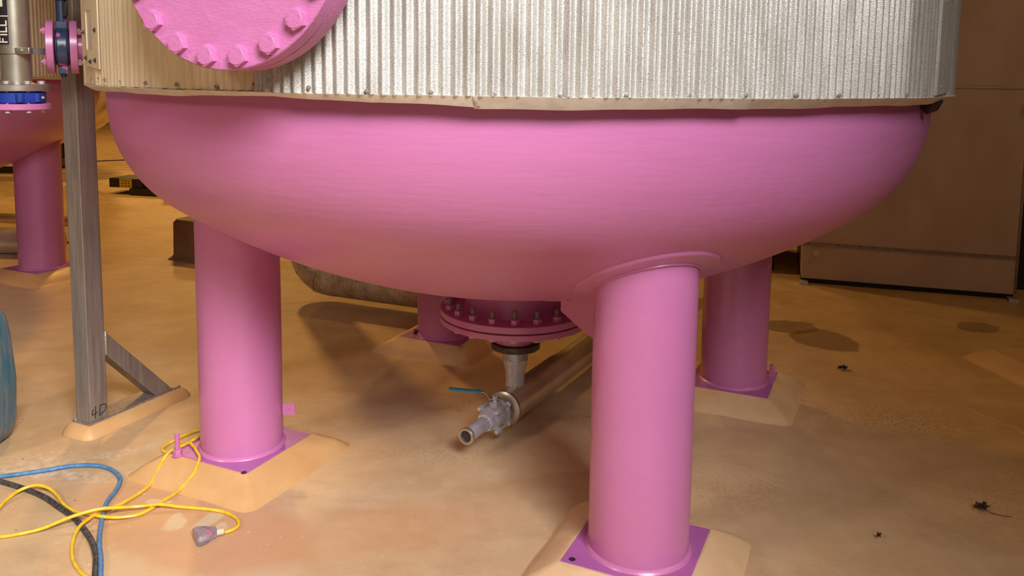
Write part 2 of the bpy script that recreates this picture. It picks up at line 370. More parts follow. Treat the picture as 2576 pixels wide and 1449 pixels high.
def cladding_sheet(cx, cy, a0, a1, z0, z1, off, mat, parent, amp=.0042, label=None, flat=()):
    """corrugated strip from azimuth a0 to a1 (degrees)"""
    pitch = .0325 / R_C; n = int(math.radians(a1 - a0) / pitch * 8)
    rings = []
    for zi in (z0, z0 + .004, z0 + .25, z1):
        row = []
        for i in range(n + 1):
            a = math.radians(a0) + math.radians(a1 - a0) * i / n
            A = amp
            for f0, f1 in flat:
                if f0 < math.degrees(a) < f1: A = amp * (.12 if f0 < -100 else .5)
            wob = .0015 * math.sin(a * 37 + zi * 3) + .001 * math.sin(a * 91)
            edge = .0012 * math.sin(a * 140) if zi == z0 else 0
            row.append(polar(cx, cy, R_C + off + A * math.cos(a / pitch * TAU) + wob, a, zi + edge))
        rings.append(row)
    b = MB(); b.rings(rings, closed_u=False, cap=False)
    o = b.build('cladding_sheet', mat, parent, angle=80)
    s = o.modifiers.new('thickness', 'SOLIDIFY'); s.thickness = .0012; s.offset = -1
    if label: o['label'] = label
    return o

def flashing(cx, cy, a0, a1, fun, parent, off=0):
    n = int((a1 - a0) * 2); rings = [[] for _ in range(5)]
    for i in range(n + 1):
        ad = a0 + (a1 - a0) * i / n; a = math.radians(ad); d, tilt = fun(ad)
        w = .0016 * math.sin(ad * .31) + .0008 * math.sin(ad * .83 + 1)
        zt = Z_C + .006
        rings[0].append(polar(cx, cy, R_C - .012 + off, a, zt))
        rings[1].append(polar(cx, cy, R_C + .006 + off, a, zt - .004 + w * .4))
        rings[2].append(polar(cx, cy, R_C + .004 - tilt * .45 + off, a, zt - .004 - d * .5 + w))
        rings[3].append(polar(cx, cy, R_C + .001 - tilt + off, a, zt - .004 - d + w))
        rings[4].append(polar(cx, cy, R_H + .004, a, zt - .002))
    b = MB(); b.rings(rings, closed_u=False, cap=False)
    o = b.build('bottom_flashing', M['flash'], parent, angle=25)
    s = o.modifiers.new('thickness', 'SOLIDIFY'); s.thickness = .001; s.offset = -1
    return o

def head_part(cx, cy, parent):
    prof = []
    am = math.atan2(ZC0, R_H - KN)
    prof.append((R_H, 4.2)); prof.append((R_H, ZE + .1))
    for i in range(20):
        t = am * i / 19; prof.append((R_H - KN + KN * math.cos(t), ZE - KN * math.sin(t)))
    for i in range(1, 40):
        t = am + (PI / 2 - am) * i / 40; prof.append((LCR * math.cos(t), ZE + ZC0 - LCR * math.sin(t)))
    b = MB(); b.rings([[polar(cx, cy, r, TAU * k / 160, z) for k in range(160)] for r, z in prof])
    return b.build('vessel_head', M['pink_head'], parent)

def leg_part(cx, cy, k, parent):
    a = TH + k * PI / 2; px, py = cx + RHO * math.cos(a), cy + RHO * math.sin(a)
    r = .1778; seg = 64; b = MB(); rings = []
    rings.append([polar(px, py, r, TAU * j / seg, .078) for j in range(seg)])
    for j0 in range(6):
        rings.append([])
        for j in range(seg):
            q = polar(px, py, r, TAU * j / seg, 0); zt = head_z(math.hypot(q.x - cx, q.y - cy)) + .03
            q.z = .09 + (zt - .09) * j0 / 5; rings[-1].append(q)
    b.rings(rings); leg = b.build('support_leg', M['pink'], parent)
    # weld fillets
    b = MB(); b.lathe((px, py, .079), (0, 0, 1), [(0, r - .01), (0, r + .013), (.006, r + .009), (.014, r + .001), (.016, r - .01)], 64, cap=False, close=True)
    b.build('weld_bead', M['pink'], leg)
    b = MB(); rw = []
    for j in range(96):
        q = polar(px, py, r + .003, TAU * j / 96, 0); q.z = head_z(math.hypot(q.x - cx, q.y - cy)) - (.012 if k == 0 else .004); rw.append(q)
    b.tube(rw + [rw[0]], .0065 if k == 0 else .005, 6, 1, cap=False); b.build('weld_bead', M['pink'], leg)
    # base plate
    b = MB(); h = .215
    poly = [Vector((px, py, .058)) + E1 * sx * h + E2 * sy * h for sx, sy in ((-1, -1), (1, -1), (1, 1), (-1, 1))]
    b.prism(poly, (0, 0, .0225)); pl = b.build('base_plate', M['pink_plate'], leg, smooth=False, bevel=.002)
    return leg, px, py

def grout_pad(px, py, label, mat='grout', rz=-.42574, hw=.342, group='sloped pads under tank legs', open_=False):
    e1 = Vector((math.cos(rz), math.sin(rz), 0)); e2 = Vector((-e1.y, e1.x, 0))
    prof = [(hw + .02, -.004, .05), (hw, .005, .05), (hw - .012, .018, .045), (.30, .040, .035), (.245, .066, .02), (.222, .079, .008), (.215, .0785, .003), (.19, .0785, .003)]
    rings = []
    for h, z, rc in prof:
        ring = []
        for ci, (sx, sy) in enumerate(((1, 1), (-1, 1), (-1, -1), (1, -1))):
            for q in range(5):
                t = PI / 2 * ci + PI / 2 * q / 4
                x = sx * (h - rc) + rc * math.cos(t); y = sy * (h - rc) + rc * math.sin(t)
                ring.append((x, y))
        # subdivide long edges for waviness
        pts = []
        for i in range(len(ring)):
            a_, b_ = ring[i], ring[(i + 1) % len(ring)]; n = 6 if math.dist(a_, b_) > .2 else 1
            for k in range(6 if i % 5 == 4 else 1):
                t = k / (6 if i % 5 == 4 else 1); pts.append((a_[0] + (b_[0] - a_[0]) * t, a_[1] + (b_[1] - a_[1]) * t))
        rr = []
        for x, y in pts:
            w = noise.noise(Vector((x * 6 + px * 3, y * 6 + py, 0))) * .014 if z < .05 else 0
            d = math.hypot(x, y); x2, y2 = x * (1 + w / d), y * (1 + w / d)
            rr.append(Vector((px, py, 0)) + e1 * x2 + e2 * y2 + Vector((0, 0, z + (noise.noise(Vector((x * 5, y * 5, px))) * .005 if .01 < z < .07 else 0))))
        rings.append(rr)
    b = MB(); b.rings(rings, cap=True)
    o = b.build('grout_pad', M[mat], None, angle=30); return tag(o, label, 'grout pad', group)

tank = thing('pressure_tank', (TX, TY, 0), 'large pink pressure tank with corrugated metal cladding on four thick pink legs', 'tank')
head_part(TX, TY, tank)
sh_l = cladding_sheet(TX, TY, -215, -112.9, Z_C + .004, 4.2, -.002, M['galv_warm_lit'], tank, amp=.0042, flat=((-150, -141.5),), label='corrugated sheet with warm light in its tan colour')
sh_m = cladding_sheet(TX, TY, -113.3, -93.2, Z_C, 4.2, .002, M['galv'], tank, amp=.0068)
sh_r = cladding_sheet(TX, TY, -93.7, -42, Z_C, 4.2, .0045, M['galv'], tank, amp=.0064, flat=((-49.5, -40),))
sh_b = cladding_sheet(TX, TY, -43, 146, Z_C, 4.2, .0, M['galv'], tank)
def fl(ad):
    if ad < -125: return .018, .03
    if ad < -112: t = (ad + 125) / 13; return .018 - .006 * t, .03 - .02 * t
    if ad < -102: return .011 + .001 * (ad + 112), .01
    return .020 + .0012 * (ad + 102), .012
flashing(TX, TY, -215, -93.4, fl, tank)
flashing(TX, TY, -93.9, 146, lambda ad: (.034 - .00022 * (ad + 93) if ad < -60 else .026 - .0001 * (ad + 60), .020 if ad < -70 else .03), tank, .004)
# pan-head screws along the bottom edge
sb = MB(); sb.lathe((0, 0, 0), (0, 0, 1), [(0, .0068), (.0012, .0068), (.0020, .0046), (.0020, .0040)], 16); sb.hexn((0, 0, .0018), (0, 0, 1), .0066, .0038, cham=.3)
proto = None
AZ = [(-144.5, 1.713), (-140.5, 1.712), (-138.3, 1.708), (-133.5, 1.705), (-128.4, 1.702), (-123.3, 1.70), (-118.0, 1.697), (-113.6, 1.704), (-107.95, 1.699), (-102.7, 1.693),
      (-97.3, 1.693), (-92.2, 1.691), (-86.9, 1.689), (-81.5, 1.692), (-76.2, 1.692), (-70.9, 1.693), (-65.6, 1.694), (-60.5, 1.694), (-55.0, 1.693), (-49.8, 1.693), (-45.2, 1.694)]
for ad, z in AZ:
    a = math.radians(ad); off = .0045 if ad > -93.6 else (.006 if ad > -113.2 else 0)
    sheet = sh_r if ad > -93.6 else (sh_m if ad > -113.2 else sh_l)
    mw = axis_matrix(polar(TX, TY, R_C + off + .001, a, z), (math.cos(a), math.sin(a), 0))
    if proto is None: proto = sb.build('screw', M['thread'], sheet, mw=mw)
    else: inst(proto, 'screw', mw, sheet)
# access cover patch with foil window on the left edge
def curved_panel(poly, r0_, th, name, mat, parent, sub=6):
    rings_in, rings_out = [], []
    (a0, zb0, zt0), (a1, zb1, zt1) = poly
    v = MB(); rows = []
    for i in range(sub + 1):
        t = i / sub; a = math.radians(a0 + (a1 - a0) * t); zb = zb0 + (zb1 - zb0) * t; zt = zt0 + (zt1 - zt0) * t
        rows.append([polar(TX, TY, r0_, a, zb), polar(TX, TY, r0_ + th, a, zb), polar(TX, TY, r0_ + th, a, zt), polar(TX, TY, r0_, a, zt)])
    v.rings(rows); return v.build(name, mat, parent, smooth=False)
cov = curved_panel([(-147.6, 1.757, 2.10), (-145.4, 1.753, 2.10)], R_C + .003, .003, 'access_cover', M['galv_warm_lit'], tank)
curved_panel([(-145.4, 1.753, 1.812), (-141.7, 1.747, 1.806)], R_C + .003, .003, 'cover_strip', M['galv_warm_lit'], cov)
curved_panel([(-141.7, 1.747, 2.10), (-139.2, 1.742, 2.10)], R_C + .004, .005, 'cover_strip', M['galv_warm_lit'], cov)
curved_panel([(-145.4, 1.948, 2.10), (-141.7, 1.942, 2.10)], R_C + .003, .003, 'cover_strip', M['galv_warm_lit'], cov)
curved_panel([(-145.5, 1.80, 1.95), (-141.6, 1.80, 1.95)], R_C + .001, .002, 'foil_patch', M['foil'], cov)
for ad, z in ((-146.4, 1.872), (-140.2, 1.873), (-145.4, 1.782), (-142.8, 1.768), (-140.5, 1.772)):
    a = math.radians(ad); mw = axis_matrix(polar(TX, TY, R_C + .009, a, z), (math.cos(a), math.sin(a), 0)) @ Matrix.Scale(1.25, 4)
    if ad == -146.4: dproto = sb.build('screw', M['blackiron'], cov, mw=mw)
    else: inst(dproto, 'screw', mw, cov)
# lap strip near the right edge
ls = curved_panel([(-42.5, Z_C + .008, 4.2), (-37.5, Z_C + .02, 4.2)], R_C + .004, .010, 'lap_strip', M['galv'], tank)
for z in (1.72, 2.0, 2.3): inst(proto, 'screw', axis_matrix(polar(TX, TY, R_C + .014, math.radians(-41.2), z), (math.cos(math.radians(-41.2)), math.sin(math.radians(-41.2)), 0)), ls)
b = MB(); q0 = polar(TX, TY, R_H + .03, math.radians(-38), Z_C - .02); b.box(q0, (.05, .05, .05), .3, R=Matrix.Rotation(.8, 3, 'X') @ Matrix.Rotation(.4, 3, 'Z'))
b.build('insulation_scrap', M['dark'], tank, smooth=False)
# legs
legs = [leg_part(TX, TY, k, tank) for k in range(4)]       # 0 front right, 1 back right, 2 back left, 3 front left
PADL = ['tan sloped grout pad under the nearest tank leg on the right', 'tan sloped grout pad under the tank leg at the right rear',
        'tan sloped grout pad under the rear leg behind the bottom flange', 'tan sloped grout pad under the front left leg, with yellow cords over it']
for k, (lg, px, py) in enumerate(legs): grout_pad(px, py, PADL[k], 'grout_pale' if k in (0, 1, 2) else 'grout')
# reinforcing pad on the front right leg
lg0, fx, fy = legs[0]
b = MB(); rows = []
for rr_, dz in ((.16, .0), (.16, -.012), (.243, -.012), (.250, -.008), (.250, .0)):
    row = []
    for j in range(96):
        q = polar(fx, fy, rr_, TAU * j / 96, 0); q.z = head_z(math.hypot(q.x - TX, q.y - TY)) + dz + (.004 if dz == 0 else 0); row.append(q)
    rows.append(row)
b.rings(rows, cap=False, close=True); b.build('reinforcing_pad', M['pink'], lg0, angle=50)
# gusset
ga = math.radians(115); gd = Vector((math.cos(ga), math.sin(ga), 0)); gn = Vector((-gd.y, gd.x, 0)); F0 = Vector((fx, fy, 0))
def gp(t, z=None):
    q = F0 + gd * t; q.z = head_z(math.hypot(q.x - TX, q.y - TY)) + .003 if z is None else z; return q
poly = [gp(.17)] + [gp(t) for t in (.25, .33, .41, .49, .57, .60)] + [gp(.60, .775), gp(.40, .742), gp(.30, .735), gp(.17, .735)]
b = MB(); b.prism([p - gn * .006 for p in poly], gn * .012); b.build('gusset_plate', M['pink'], lg0, smooth=False, bevel=.0015)
b = MB(); poly = []
for t, w in ((.52, .025), (.60, .02), (.70, .03)): poly.append(gp(t) + gn * w - Vector((0, 0, .008)))
poly2 = [p - gn * .05 for p in reversed(poly)]
b.prism(poly + poly2, (0, 0, .010)); b.build('gusset_pad', M['pink'], lg0, smooth=False, bevel=.001)
# anchor bolts, bolt holes, tab
lg3, lx, ly = legs[3]
b = MB(); bx_, by_ = -1.437, 3.453
b.cyl((bx_, by_, .08), (bx_, by_, .084), .024, 24); b.hexn((bx_, by_, .084), (0, 0, 1), .034, .022)
prof = [(0, .0095)]
for i in range(22): prof += [(.004 + i * .0031, .0108), (.0055 + i * .0031, .0090)]
prof += [(.073, .0095)]
b.lathe((bx_, by_, .106), (0, 0, 1), prof, 14); b.build('anchor_bolt', M['pink_thick'], lg3)
for (x, y, lg) in ((-1.101, 3.303, lg3), (.225, 2.707, lg0)):
    b = MB(); b.cyl((x, y, .0795), (x, y, .0812), .012, 20); b.build('bolt_hole', M['ink'], lg, smooth=False)
lg1 = legs[1][0]; b = MB(); x, y = 1.474, 4.518
b.cyl((x, y, .08), (x, y, .085), .026, 18); b.hexn((x, y, .085), (0, 0, 1), .036, .022); b.cyl((x, y, .107), (x, y, .15), .011, 12); b.box((x + .004, y, .128), (.032, .02, .006), .5, R=Matrix.Rotation(.3, 3, 'Y')); b.build('anchor_bolt', M['pink_thick'], lg1)
lg2 = legs[2][0]; b = MB(); x, y = -.598, 5.205
b.cyl((x, y, .08), (x, y, .085), .026, 18); b.hexn((x, y, .085), (0, 0, 1), .036, .022); b.build('anchor_bolt', M['blackiron'], lg2)
b = MB(); tb = (-1.006, 3.581)
out = []; cx_, cz_, hw_, hh_, rc_ = -.985, .2415, .028, .0265, .005
for ci, (sx, sy) in enumerate(((1, 1), (-1, 1), (-1, -1), (1, -1))):
    for q in range(4):
        t = PI / 2 * ci + PI / 2 * q / 3; out.append((cx_ + sx * (hw_ - rc_) + rc_ * math.cos(t), cz_ + sy * (hh_ - rc_) + rc_ * math.sin(t)))
hole = [(-.982 + .0035 * math.cos(TAU * i / 16 + PI / 32), .243 + .0035 * math.sin(TAU * i / 16 + PI / 32)) for i in range(16)]
vv = [(x, 3.578, z) for x, z in out + hole] + [(x, 3.584, z) for x, z in out + hole]; ff = []
for i in range(16):
    j = (i + 1) % 16
    ff += [(i, j, 16 + j, 16 + i), (32 + i, 48 + i, 48 + j, 32 + j), (i, 32 + i, 32 + j, j), (16 + i, 16 + j, 48 + j, 48 + i)]
b.add(vv, ff); b.build('grounding_tab', M['pink'], lg3, smooth=False)

# ---------------- manway
MA, MD, MZ, MR, MBR, MPH = -1.95686, 2.0239, 2.0996 + .1433 - .1433, .357, .3227, -2.36195
MZ = 2.0996
mn = Vector((math.cos(MA), math.sin(MA), 0)); mt = Vector((-mn.y, mn.x, 0))
mc = Vector((TX, TY, MZ)) + mn * MD
b = MB(); b.lathe(mc - mn * .046, mn, [(0, MR), (.043, MR), (.046, MR - .003)], 96)
man = b.build('manway_cover', M['pink_thick'], tank)
b = MB(); b.lathe(mc - mn * .095, mn, [(0, MR - .001), (.003, MR), (.045, MR)], 96); b.build('manway_flange', M['pink_thick'], tank)
b = MB(); b.cyl(mc - mn * .30, mc - mn * .094, .27, 64); b.build('manway_neck', M['pink'], tank)
def engrave(bm, txts, zt, rad, size):
    for tx_, ang in txts:
        v, f = text_mesh(tx_, size, .0006)
        ca, sa = math.cos(ang), math.sin(ang)
        bm.add([(x * ca - (y + rad) * sa, x * sa + (y + rad) * ca, z + zt) for x, y, z in v], f)
heads = []
for txts in ([('N', .35), ('3', -.35), ('J', 1.9), ('Z', 2.4), ('L', 3.3), ('O', 3.9), ('T', -1.4)],
             [('N', .45), ('3', -.3), ('I', 2.3), ('Z', 2.8), ('L', 3.4), ('O', 3.9)],
             [('B', .4), ('8', -.3), ('S', 1.3), ('C', 2.0), ('A', 2.6), ('N', 3.6), ('2', -1.2)]):
    b = MB(); R_ = .0245 / math.cos(PI / 6) * 1.03
    b.rings([[(R_ * math.cos(PI / 3 * i), R_ * math.sin(PI / 3 * i), z) for i in range(6)] for z in (0, .0175)])
    # washer-like chamfered top
    b.lathe((0, 0, .0172), (0, 0, 1), [(0, .0245), (.0022, .0232), (.0024, .022)], 32)
    engrave(b, txts, .0196, .0165, .0085); heads.append(b)
hp = []
sbk = MB(); sbk.cyl((0, 0, -.135), (0, 0, -.0), .012, 12); sbk.hexn((0, 0, -.118), (0, 0, 1), .042, .022)
for i in range(20):
    a = MPH + i * TAU / 20
    p = mc + (mt * math.cos(a) + Vector((0, 0, 1)) * math.sin(a)) * MBR
    rot = {0: .1, 1: .05, 2: .0, 3: .05, 4: .12, 5: -.05}.get(i, random.uniform(-.3, .3))
    mw = axis_matrix(p, mn) @ Matrix.Rotation(PI / 2 * 0 + rot, 4, 'Z')
    kind = {0: 1, 1: 0, 2: 2, 3: 0, 4: 1, 5: 2}.get(i, i % 3)
    if len(hp) < 3:
        hb = heads[len(hp)].build('hex_bolt', M['pink_thick'], man, mw=mw, smooth=False); hp.append(hb)
    else: inst(hp[kind], 'hex_bolt', mw, man)
    if i == 0: st0 = sbk.build('stud_and_nut', M['whitebolt'], man, mw=axis_matrix(p - mn * .0, mn))
    else: inst(st0, 'stud_and_nut', axis_matrix(p, mn), man)

# ---------------- bottom nozzle
b = MB(); b.lathe((TX, TY, .60), (0, 0, 1), [(0, .262), (.02, .250), (.2, .250)], 64, cap=False); b.build('nozzle_neck', M['pink'], tank)
b = MB(); b.lathe((TX, TY, .573), (0, 0, 1), [(0, .368), (.002, .370), (.030, .370), (.032, .368)], 96); nf = b.build('nozzle_flange', M['pink'], tank)
b = MB(); b.lathe((TX, TY, .567), (0, 0, 1), [(0, .335), (.007, .335)], 64); b.build('gasket', M['ink'], nf)
b = MB(); b.lathe((TX, TY, .538), (0, 0, 1), [(0, .366), (.002, .370), (.027, .370), (.029, .367)], 96); nc = b.build('nozzle_cover', M['pink'], tank)
nutb = MB(); nutb.cyl((0, 0, 0), (0, 0, .003), .0235, 24); nutb.hexn((0, 0, .003), (0, 0, 1), .0375, .024)
stb = MB(); prof = [(0, .0105)]
for i in range(14): prof += [(.001 + i * .0031, .0115), (.0026 + i * .0031, .0100)]
prof += [(.0445, .009)]; stb.lathe((0, 0, .020), (0, 0, 1), prof, 14)
hdb = MB(); hdb.hexn((0, 0, 0), (0, 0, -1), .036, .015)
n0 = None
for i in range(20):
    a = math.radians(-90.3) + TAU * i / 20; p = polar(TX, TY, .330, a, .605)
    mw = Matrix.Translation(p) @ Matrix.Rotation(.26 + .12 * math.sin(i * 5), 4, 'Z'); mw2 = Matrix.Translation((p.x, p.y, .605 - .003 * (i % 3))); mw3 = Matrix.Translation((p.x, p.y, .538)) @ Matrix.Rotation(i * .7, 4, 'Z')
    if n0 is None:
        n0 = nutb.build('flange_nut', M['pink'], nf, mw=mw, smooth=False); s0 = stb.build('threaded_stud', M['thread'], nf, mw=mw2); h0 = hdb.build('bolt_head', M['whitebolt'], nc, mw=mw3, smooth=False)
    else: inst(n0, 'flange_nut', mw, nf); inst(s0, 'threaded_stud', mw2, nf); inst(h0, 'bolt_head', mw3, nc)
b = MB(); b.lathe((TX, TY, .425), (0, 0, 1), [(0, .100), (.003, .104), (.030, .104), (.033, .06), (.12, .06)], 48); b.build('outlet_flange', M['pink'], nc)

# ------------------------------------------------------------------ drain pipe
AX0 = Vector((-.024, 3.896, .125)); AXD = (Vector((.501, 4.899, .125)) - AX0).normalized(); PR = .082
drain = thing('drain_pipe', (AX0.x, AX0.y, 0), 'silver drain pipe low under the tank, with flanged riser to the tank bottom', 'pipe')
b = MB(); b.cyl(AX0 + AXD * .004, AX0 + AXD * 3.0, PR, 48); mp_ = b.build('main_pipe', M['drain'], drain)
b = MB(); 
for t in (1.1, 2.1):
    b = MB(); b.cyl(AX0 + AXD * t, AX0 + AXD * (t + .03), PR + .0025, 48); b.build('jacket_band', M['drain'], mp_)
b = MB(); x_ = Vector((AXD.y, -AXD.x, 0)); rows = []
for t in (.16, .60):
    rows.append([AX0 + AXD * t + (x_ * math.cos(q) + Vector((0, 0, 1)) * math.sin(q)) * (PR + .003) for q in [math.radians(58 + 52 * i / 12) for i in range(13)]] + [AX0 + AXD * t + (x_ * math.cos(q) + Vector((0, 0, 1)) * math.sin(q)) * (PR - .002) for q in [math.radians(110 - 52 * i / 12) for i in range(13)]])
b.rings(rows); b.build('jacket_patch', M['drain'], mp_)
b = MB(); b.lathe(AX0, AXD, [(-.010, .03), (-.012, .06), (-.008, PR - .006), (-.002, PR + .004), (.006, PR + .006), (.016, PR + .004), (.018, PR - .002)], 48); b.build('end_cap', M['stainless'], drain)
RX, RY = TX + .006, TY - .0
b = MB(); b.lathe((RX, RY, .392), (0, 0, 1), [(0, .118), (.003, .122), (.030, .123), (.033, .12)], 48); rf = b.build('riser_flange', M['blackiron'], drain)
b = MB(); b.lathe((RX, RY, .15), (0, 0, 1), [(0, .047), (.05, .047), (.052, .050), (.056, .047), (.12, .049), (.165, .060), (.185, .062), (.187, .064), (.19, .062), (.235, .062), (.242, .067), (.245, .067)], 40); b.build('riser', M['castgrey'], drain)
for i in range(8):
    a = TAU * i / 8 + .3; b = MB(); b.hexn(polar(RX, RY, .098, a, .392), (0, 0, -1), .02, .012); b.cyl(polar(RX, RY, .098, a, .425), polar(RX, RY, .098, a, .43), .006, 10); b.build('flange_bolt', M['thread'], rf)
# small valve and outlet spout
OD = -AXD; o0 = AX0 + OD * .01
vb = thing('ball_valve', (o0.x, o0.y, 0), 'cast grey ball valve with teal lever handle on the end of the drain pipe', 'valve')
def at_(t, s=0, h=0): return AX0 + OD * t + x_ * s + Vector((0, 0, h))
b = MB(); b.lathe(at_(.004), OD, [(0, .040), (.018, .040), (.026, .055), (.034, .060), (.050, .060)], 32)
b.lathe(at_(.054), OD, [(0, .052), (.012, .056), (.060, .056), (.078, .052)], 32)
b.lathe(at_(.134), OD, [(0, .060), (.016, .060), (.024, .054), (.036, .050), (.052, .047), (.060, .042)], 8)
b.build('valve_body', M['castgrey'], vb)
for s_ in (-1, 1):
    for h_ in (-1, 1):
        b = MB(); c0 = (.047 * s_, .047 * h_)
        b.cyl(at_(.034, *c0), at_(.166, *c0), .0062, 12); b.lathe(at_(.036, *c0), OD, [(0, .011), (.014, .014), (.016, .009)], 16); b.lathe(at_(.134, *c0), OD, [(0, .0145), (.016, .0145), (.022, .011), (.030, .010)], 16)
        b.build('tie_bolt', M['castgrey'], vb)
b = MB(); b.cyl(at_(.185), at_(.350), .0335, 32); b.build('spout', M['castgrey'], vb)
b = MB(); b.lathe(at_(.342), OD, [(0, .034), (.004, .038), (.018, .0395), (.022, .037), (.022, .0275), (-.05, .0265)], 40, cap=False); b.build('spout_rim', M['stainless'], vb)
b = MB(); b.cyl(at_(.335), at_(.352), .0262, 32); b.build('bore', M['ink'], vb)
b = MB(); b.box(at_(.092, 0, .062), (.040, .040, .014), math.atan2(OD.y, OD.x)); b.cyl(at_(.092, 0, .066), at_(.092, 0, .094), .010, 16); b.hexn(at_(.092, 0, .086), (0, 0, 1), .022, .009)
b.build('stem', M['castgrey'], vb)
h0_ = at_(.092, 0, .082); hd = (Vector((-.365, 3.80, 0)) - Vector((h0_.x, h0_.y, 0))).normalized(); hs = Vector((-hd.y, hd.x, 0))
def strip(path, w, th, name, mat, parent):
    b = MB(); rows = []
    for d_, z_, wf in path:
        q = h0_ + hd * d_ + Vector((0, 0, z_)); rows.append([q - hs * w * wf, q + hs * w * wf, q + hs * w * wf + Vector((0, 0, th)), q - hs * w * wf + Vector((0, 0, th))])
    b.rings(rows); return b.build(name, mat, parent, angle=40)
lev = strip([(-.02, 0, .9), (0, 0, 1.3), (.018, 0, 1.2), (.03, .006, .8), (.042, .024, .7), (.055, .033, .7), (.075, .036, .8)], .011, .003, 'lever', M['stainless'], vb)
strip([(.066, .033, .9), (.07, .032, 1.05), (.12, .036, 1.1), (.18, .042, 1.2), (.212, .046, 1.1), (.22, .046, .7)], .0095, .009, 'grip', M['handle'], lev)

# ------------------------------------------------------------------ steel post
PC = Vector((-2.022, 3.878, 0)); PW = .098
post = thing('steel_post', PC, 'bare steel square tube post with a welded diagonal foot brace', 'post')
def sqtube(p0, p1, w, xdir, name, mat, parent, w2=None, bev=.005):
    p0, p1 = vec(p0), vec(p1); z = (p1 - p0).normalized(); x = vec(xdir); x = (x - z * x.dot(z)).normalized(); y = z.cross(x); w2 = w2 or w
    b = MB(); rows = []
    for p in (p0, p1):
        rows.append([p + x * sx * w / 2 + y * sy * w2 / 2 for sx, sy in ((-1, -1), (1, -1), (1, 1), (-1, 1))])
    b.rings(rows); return b.build(name, mat, parent, bevel=bev)
sqtube(PC + Vector((0, 0, .062)), PC + Vector((0, 0, 4.5)), PW, E1, 'upright', M['steel'], post)
b = MB(); pp = PC + Vector((0, 0, .051)); 
poly = [pp + E1 * -.062 - E2 * .062, pp + E1 * .056 - E2 * .062, pp + E1 * .056 + E2 * .50, pp + E1 * -.062 + E2 * .50]
b.prism(poly, (0, 0, .011)); b.build('foot_plate', M['steel'], post, smooth=False, bevel=.001)
# brace: from the back face of the upright down to the plate
ba, bb_ = PC + E2 * .049, PC + E2 * .40
b = MB(); wv = .049
poly = [ba + E1 * wv + Vector((0, 0, .37)), ba + E1 * wv + Vector((0, 0, .485)), PC + E2 * .445 + E1 * wv + Vector((0, 0, .063)), PC + E2 * .335 + E1 * wv + Vector((0, 0, .063))]
b.prism(poly, -E1 * .085); b.build('diagonal_brace', M['steel'], post, smooth=False, bevel=.004)
b = MB(); b.tube([PC + E2 * .052 + E1 * .050 + Vector((0, 0, z)) for z in (.37, .41, .45, .485)], .008, 8, 3, rfun=lambda t: .006 + .004 * math.sin(t * PI) + .001 * math.sin(t * 50)); b.build('weld_seam', M['weld'], post)
b = MB(); b.tube([PC + E2 * y_ + E1 * .051 + Vector((0, 0, .066)) for y_ in (.335, .37, .41, .445)], .004, 8, 3); b.build('weld_seam', M['weld'], post)
b = MB(); b.tube([PC + E1 * x2 - E2 * .050 + Vector((0, 0, .065)) for x2 in (-.05, 0, .05)] + [PC + E2 * x2 + E1 * .050 + Vector((0, 0, .065)) for x2 in (-.045, 0, .05)], .0035, 8, 3)
b.build('weld_seam', M['weld'], post)
b = MB(); q = PC - E1 * .052 - E2 * .054 + Vector((0, 0, .062)); b.hexn(q, (0, 0, 1), .015, .008); b.cyl(q + Vector((0, 0, .008)), q + Vector((0, 0, .03)), .004, 12); b.build('anchor_bolt', M['thread'], post)
# handwritten marker "4D" on the right face
def face_pt(u, z): return PC + E1 * (PW / 2 + .0006) + E2 * u + Vector((0, 0, z))
b = MB()
for st in ([(-.032, .125), (-.040, .098), (-.010, .103)], [(-.020, .135), (-.024, .075)], [(.006, .132), (.000, .080)], [(.004, .130), (.034, .126), (.032, .098), (.002, .082)]):
    b.tube([face_pt(u, z) for u, z in st], .0024, 6, 4)
b.build('marker_writing', M['ink'], post)
# coated curb under the post
rows = []
for off, z in ((.052, -.004), (.050, .006), (.030, .030), (.006, .049), (.0, .052), (-.01, .052)):
    row = []
    for (u, w_), (su, sw) in (((-.062, -.062), (-1, -1)), ((.056, -.062), (1, -1)), ((.056, .50), (1, 1)), ((-.062, .50), (-1, 1))):
        cu, cw = u, w_
        for q in range(4):
            base = {(-1, -1): PI, (1, -1): PI * 1.5, (1, 1): 0, (-1, 1): PI / 2}[(su, sw)]
            t = base + PI / 2 * q / 3; rr_ = max(off, 0) * .9 + .002
            sh = min(off, 0)
            row.append(PC + E1 * (cu + su * sh + rr_ * math.cos(t)) + E2 * (cw + sw * sh + rr_ * math.sin(t)) + Vector((0, 0, z)))
    rows.append(row)
b = MB(); b.rings(rows); o = b.build('grout_pad', M['grout'], None, angle=30)
tag(o, 'long narrow yellowish grout curb under the steel post and its brace', 'grout pad')

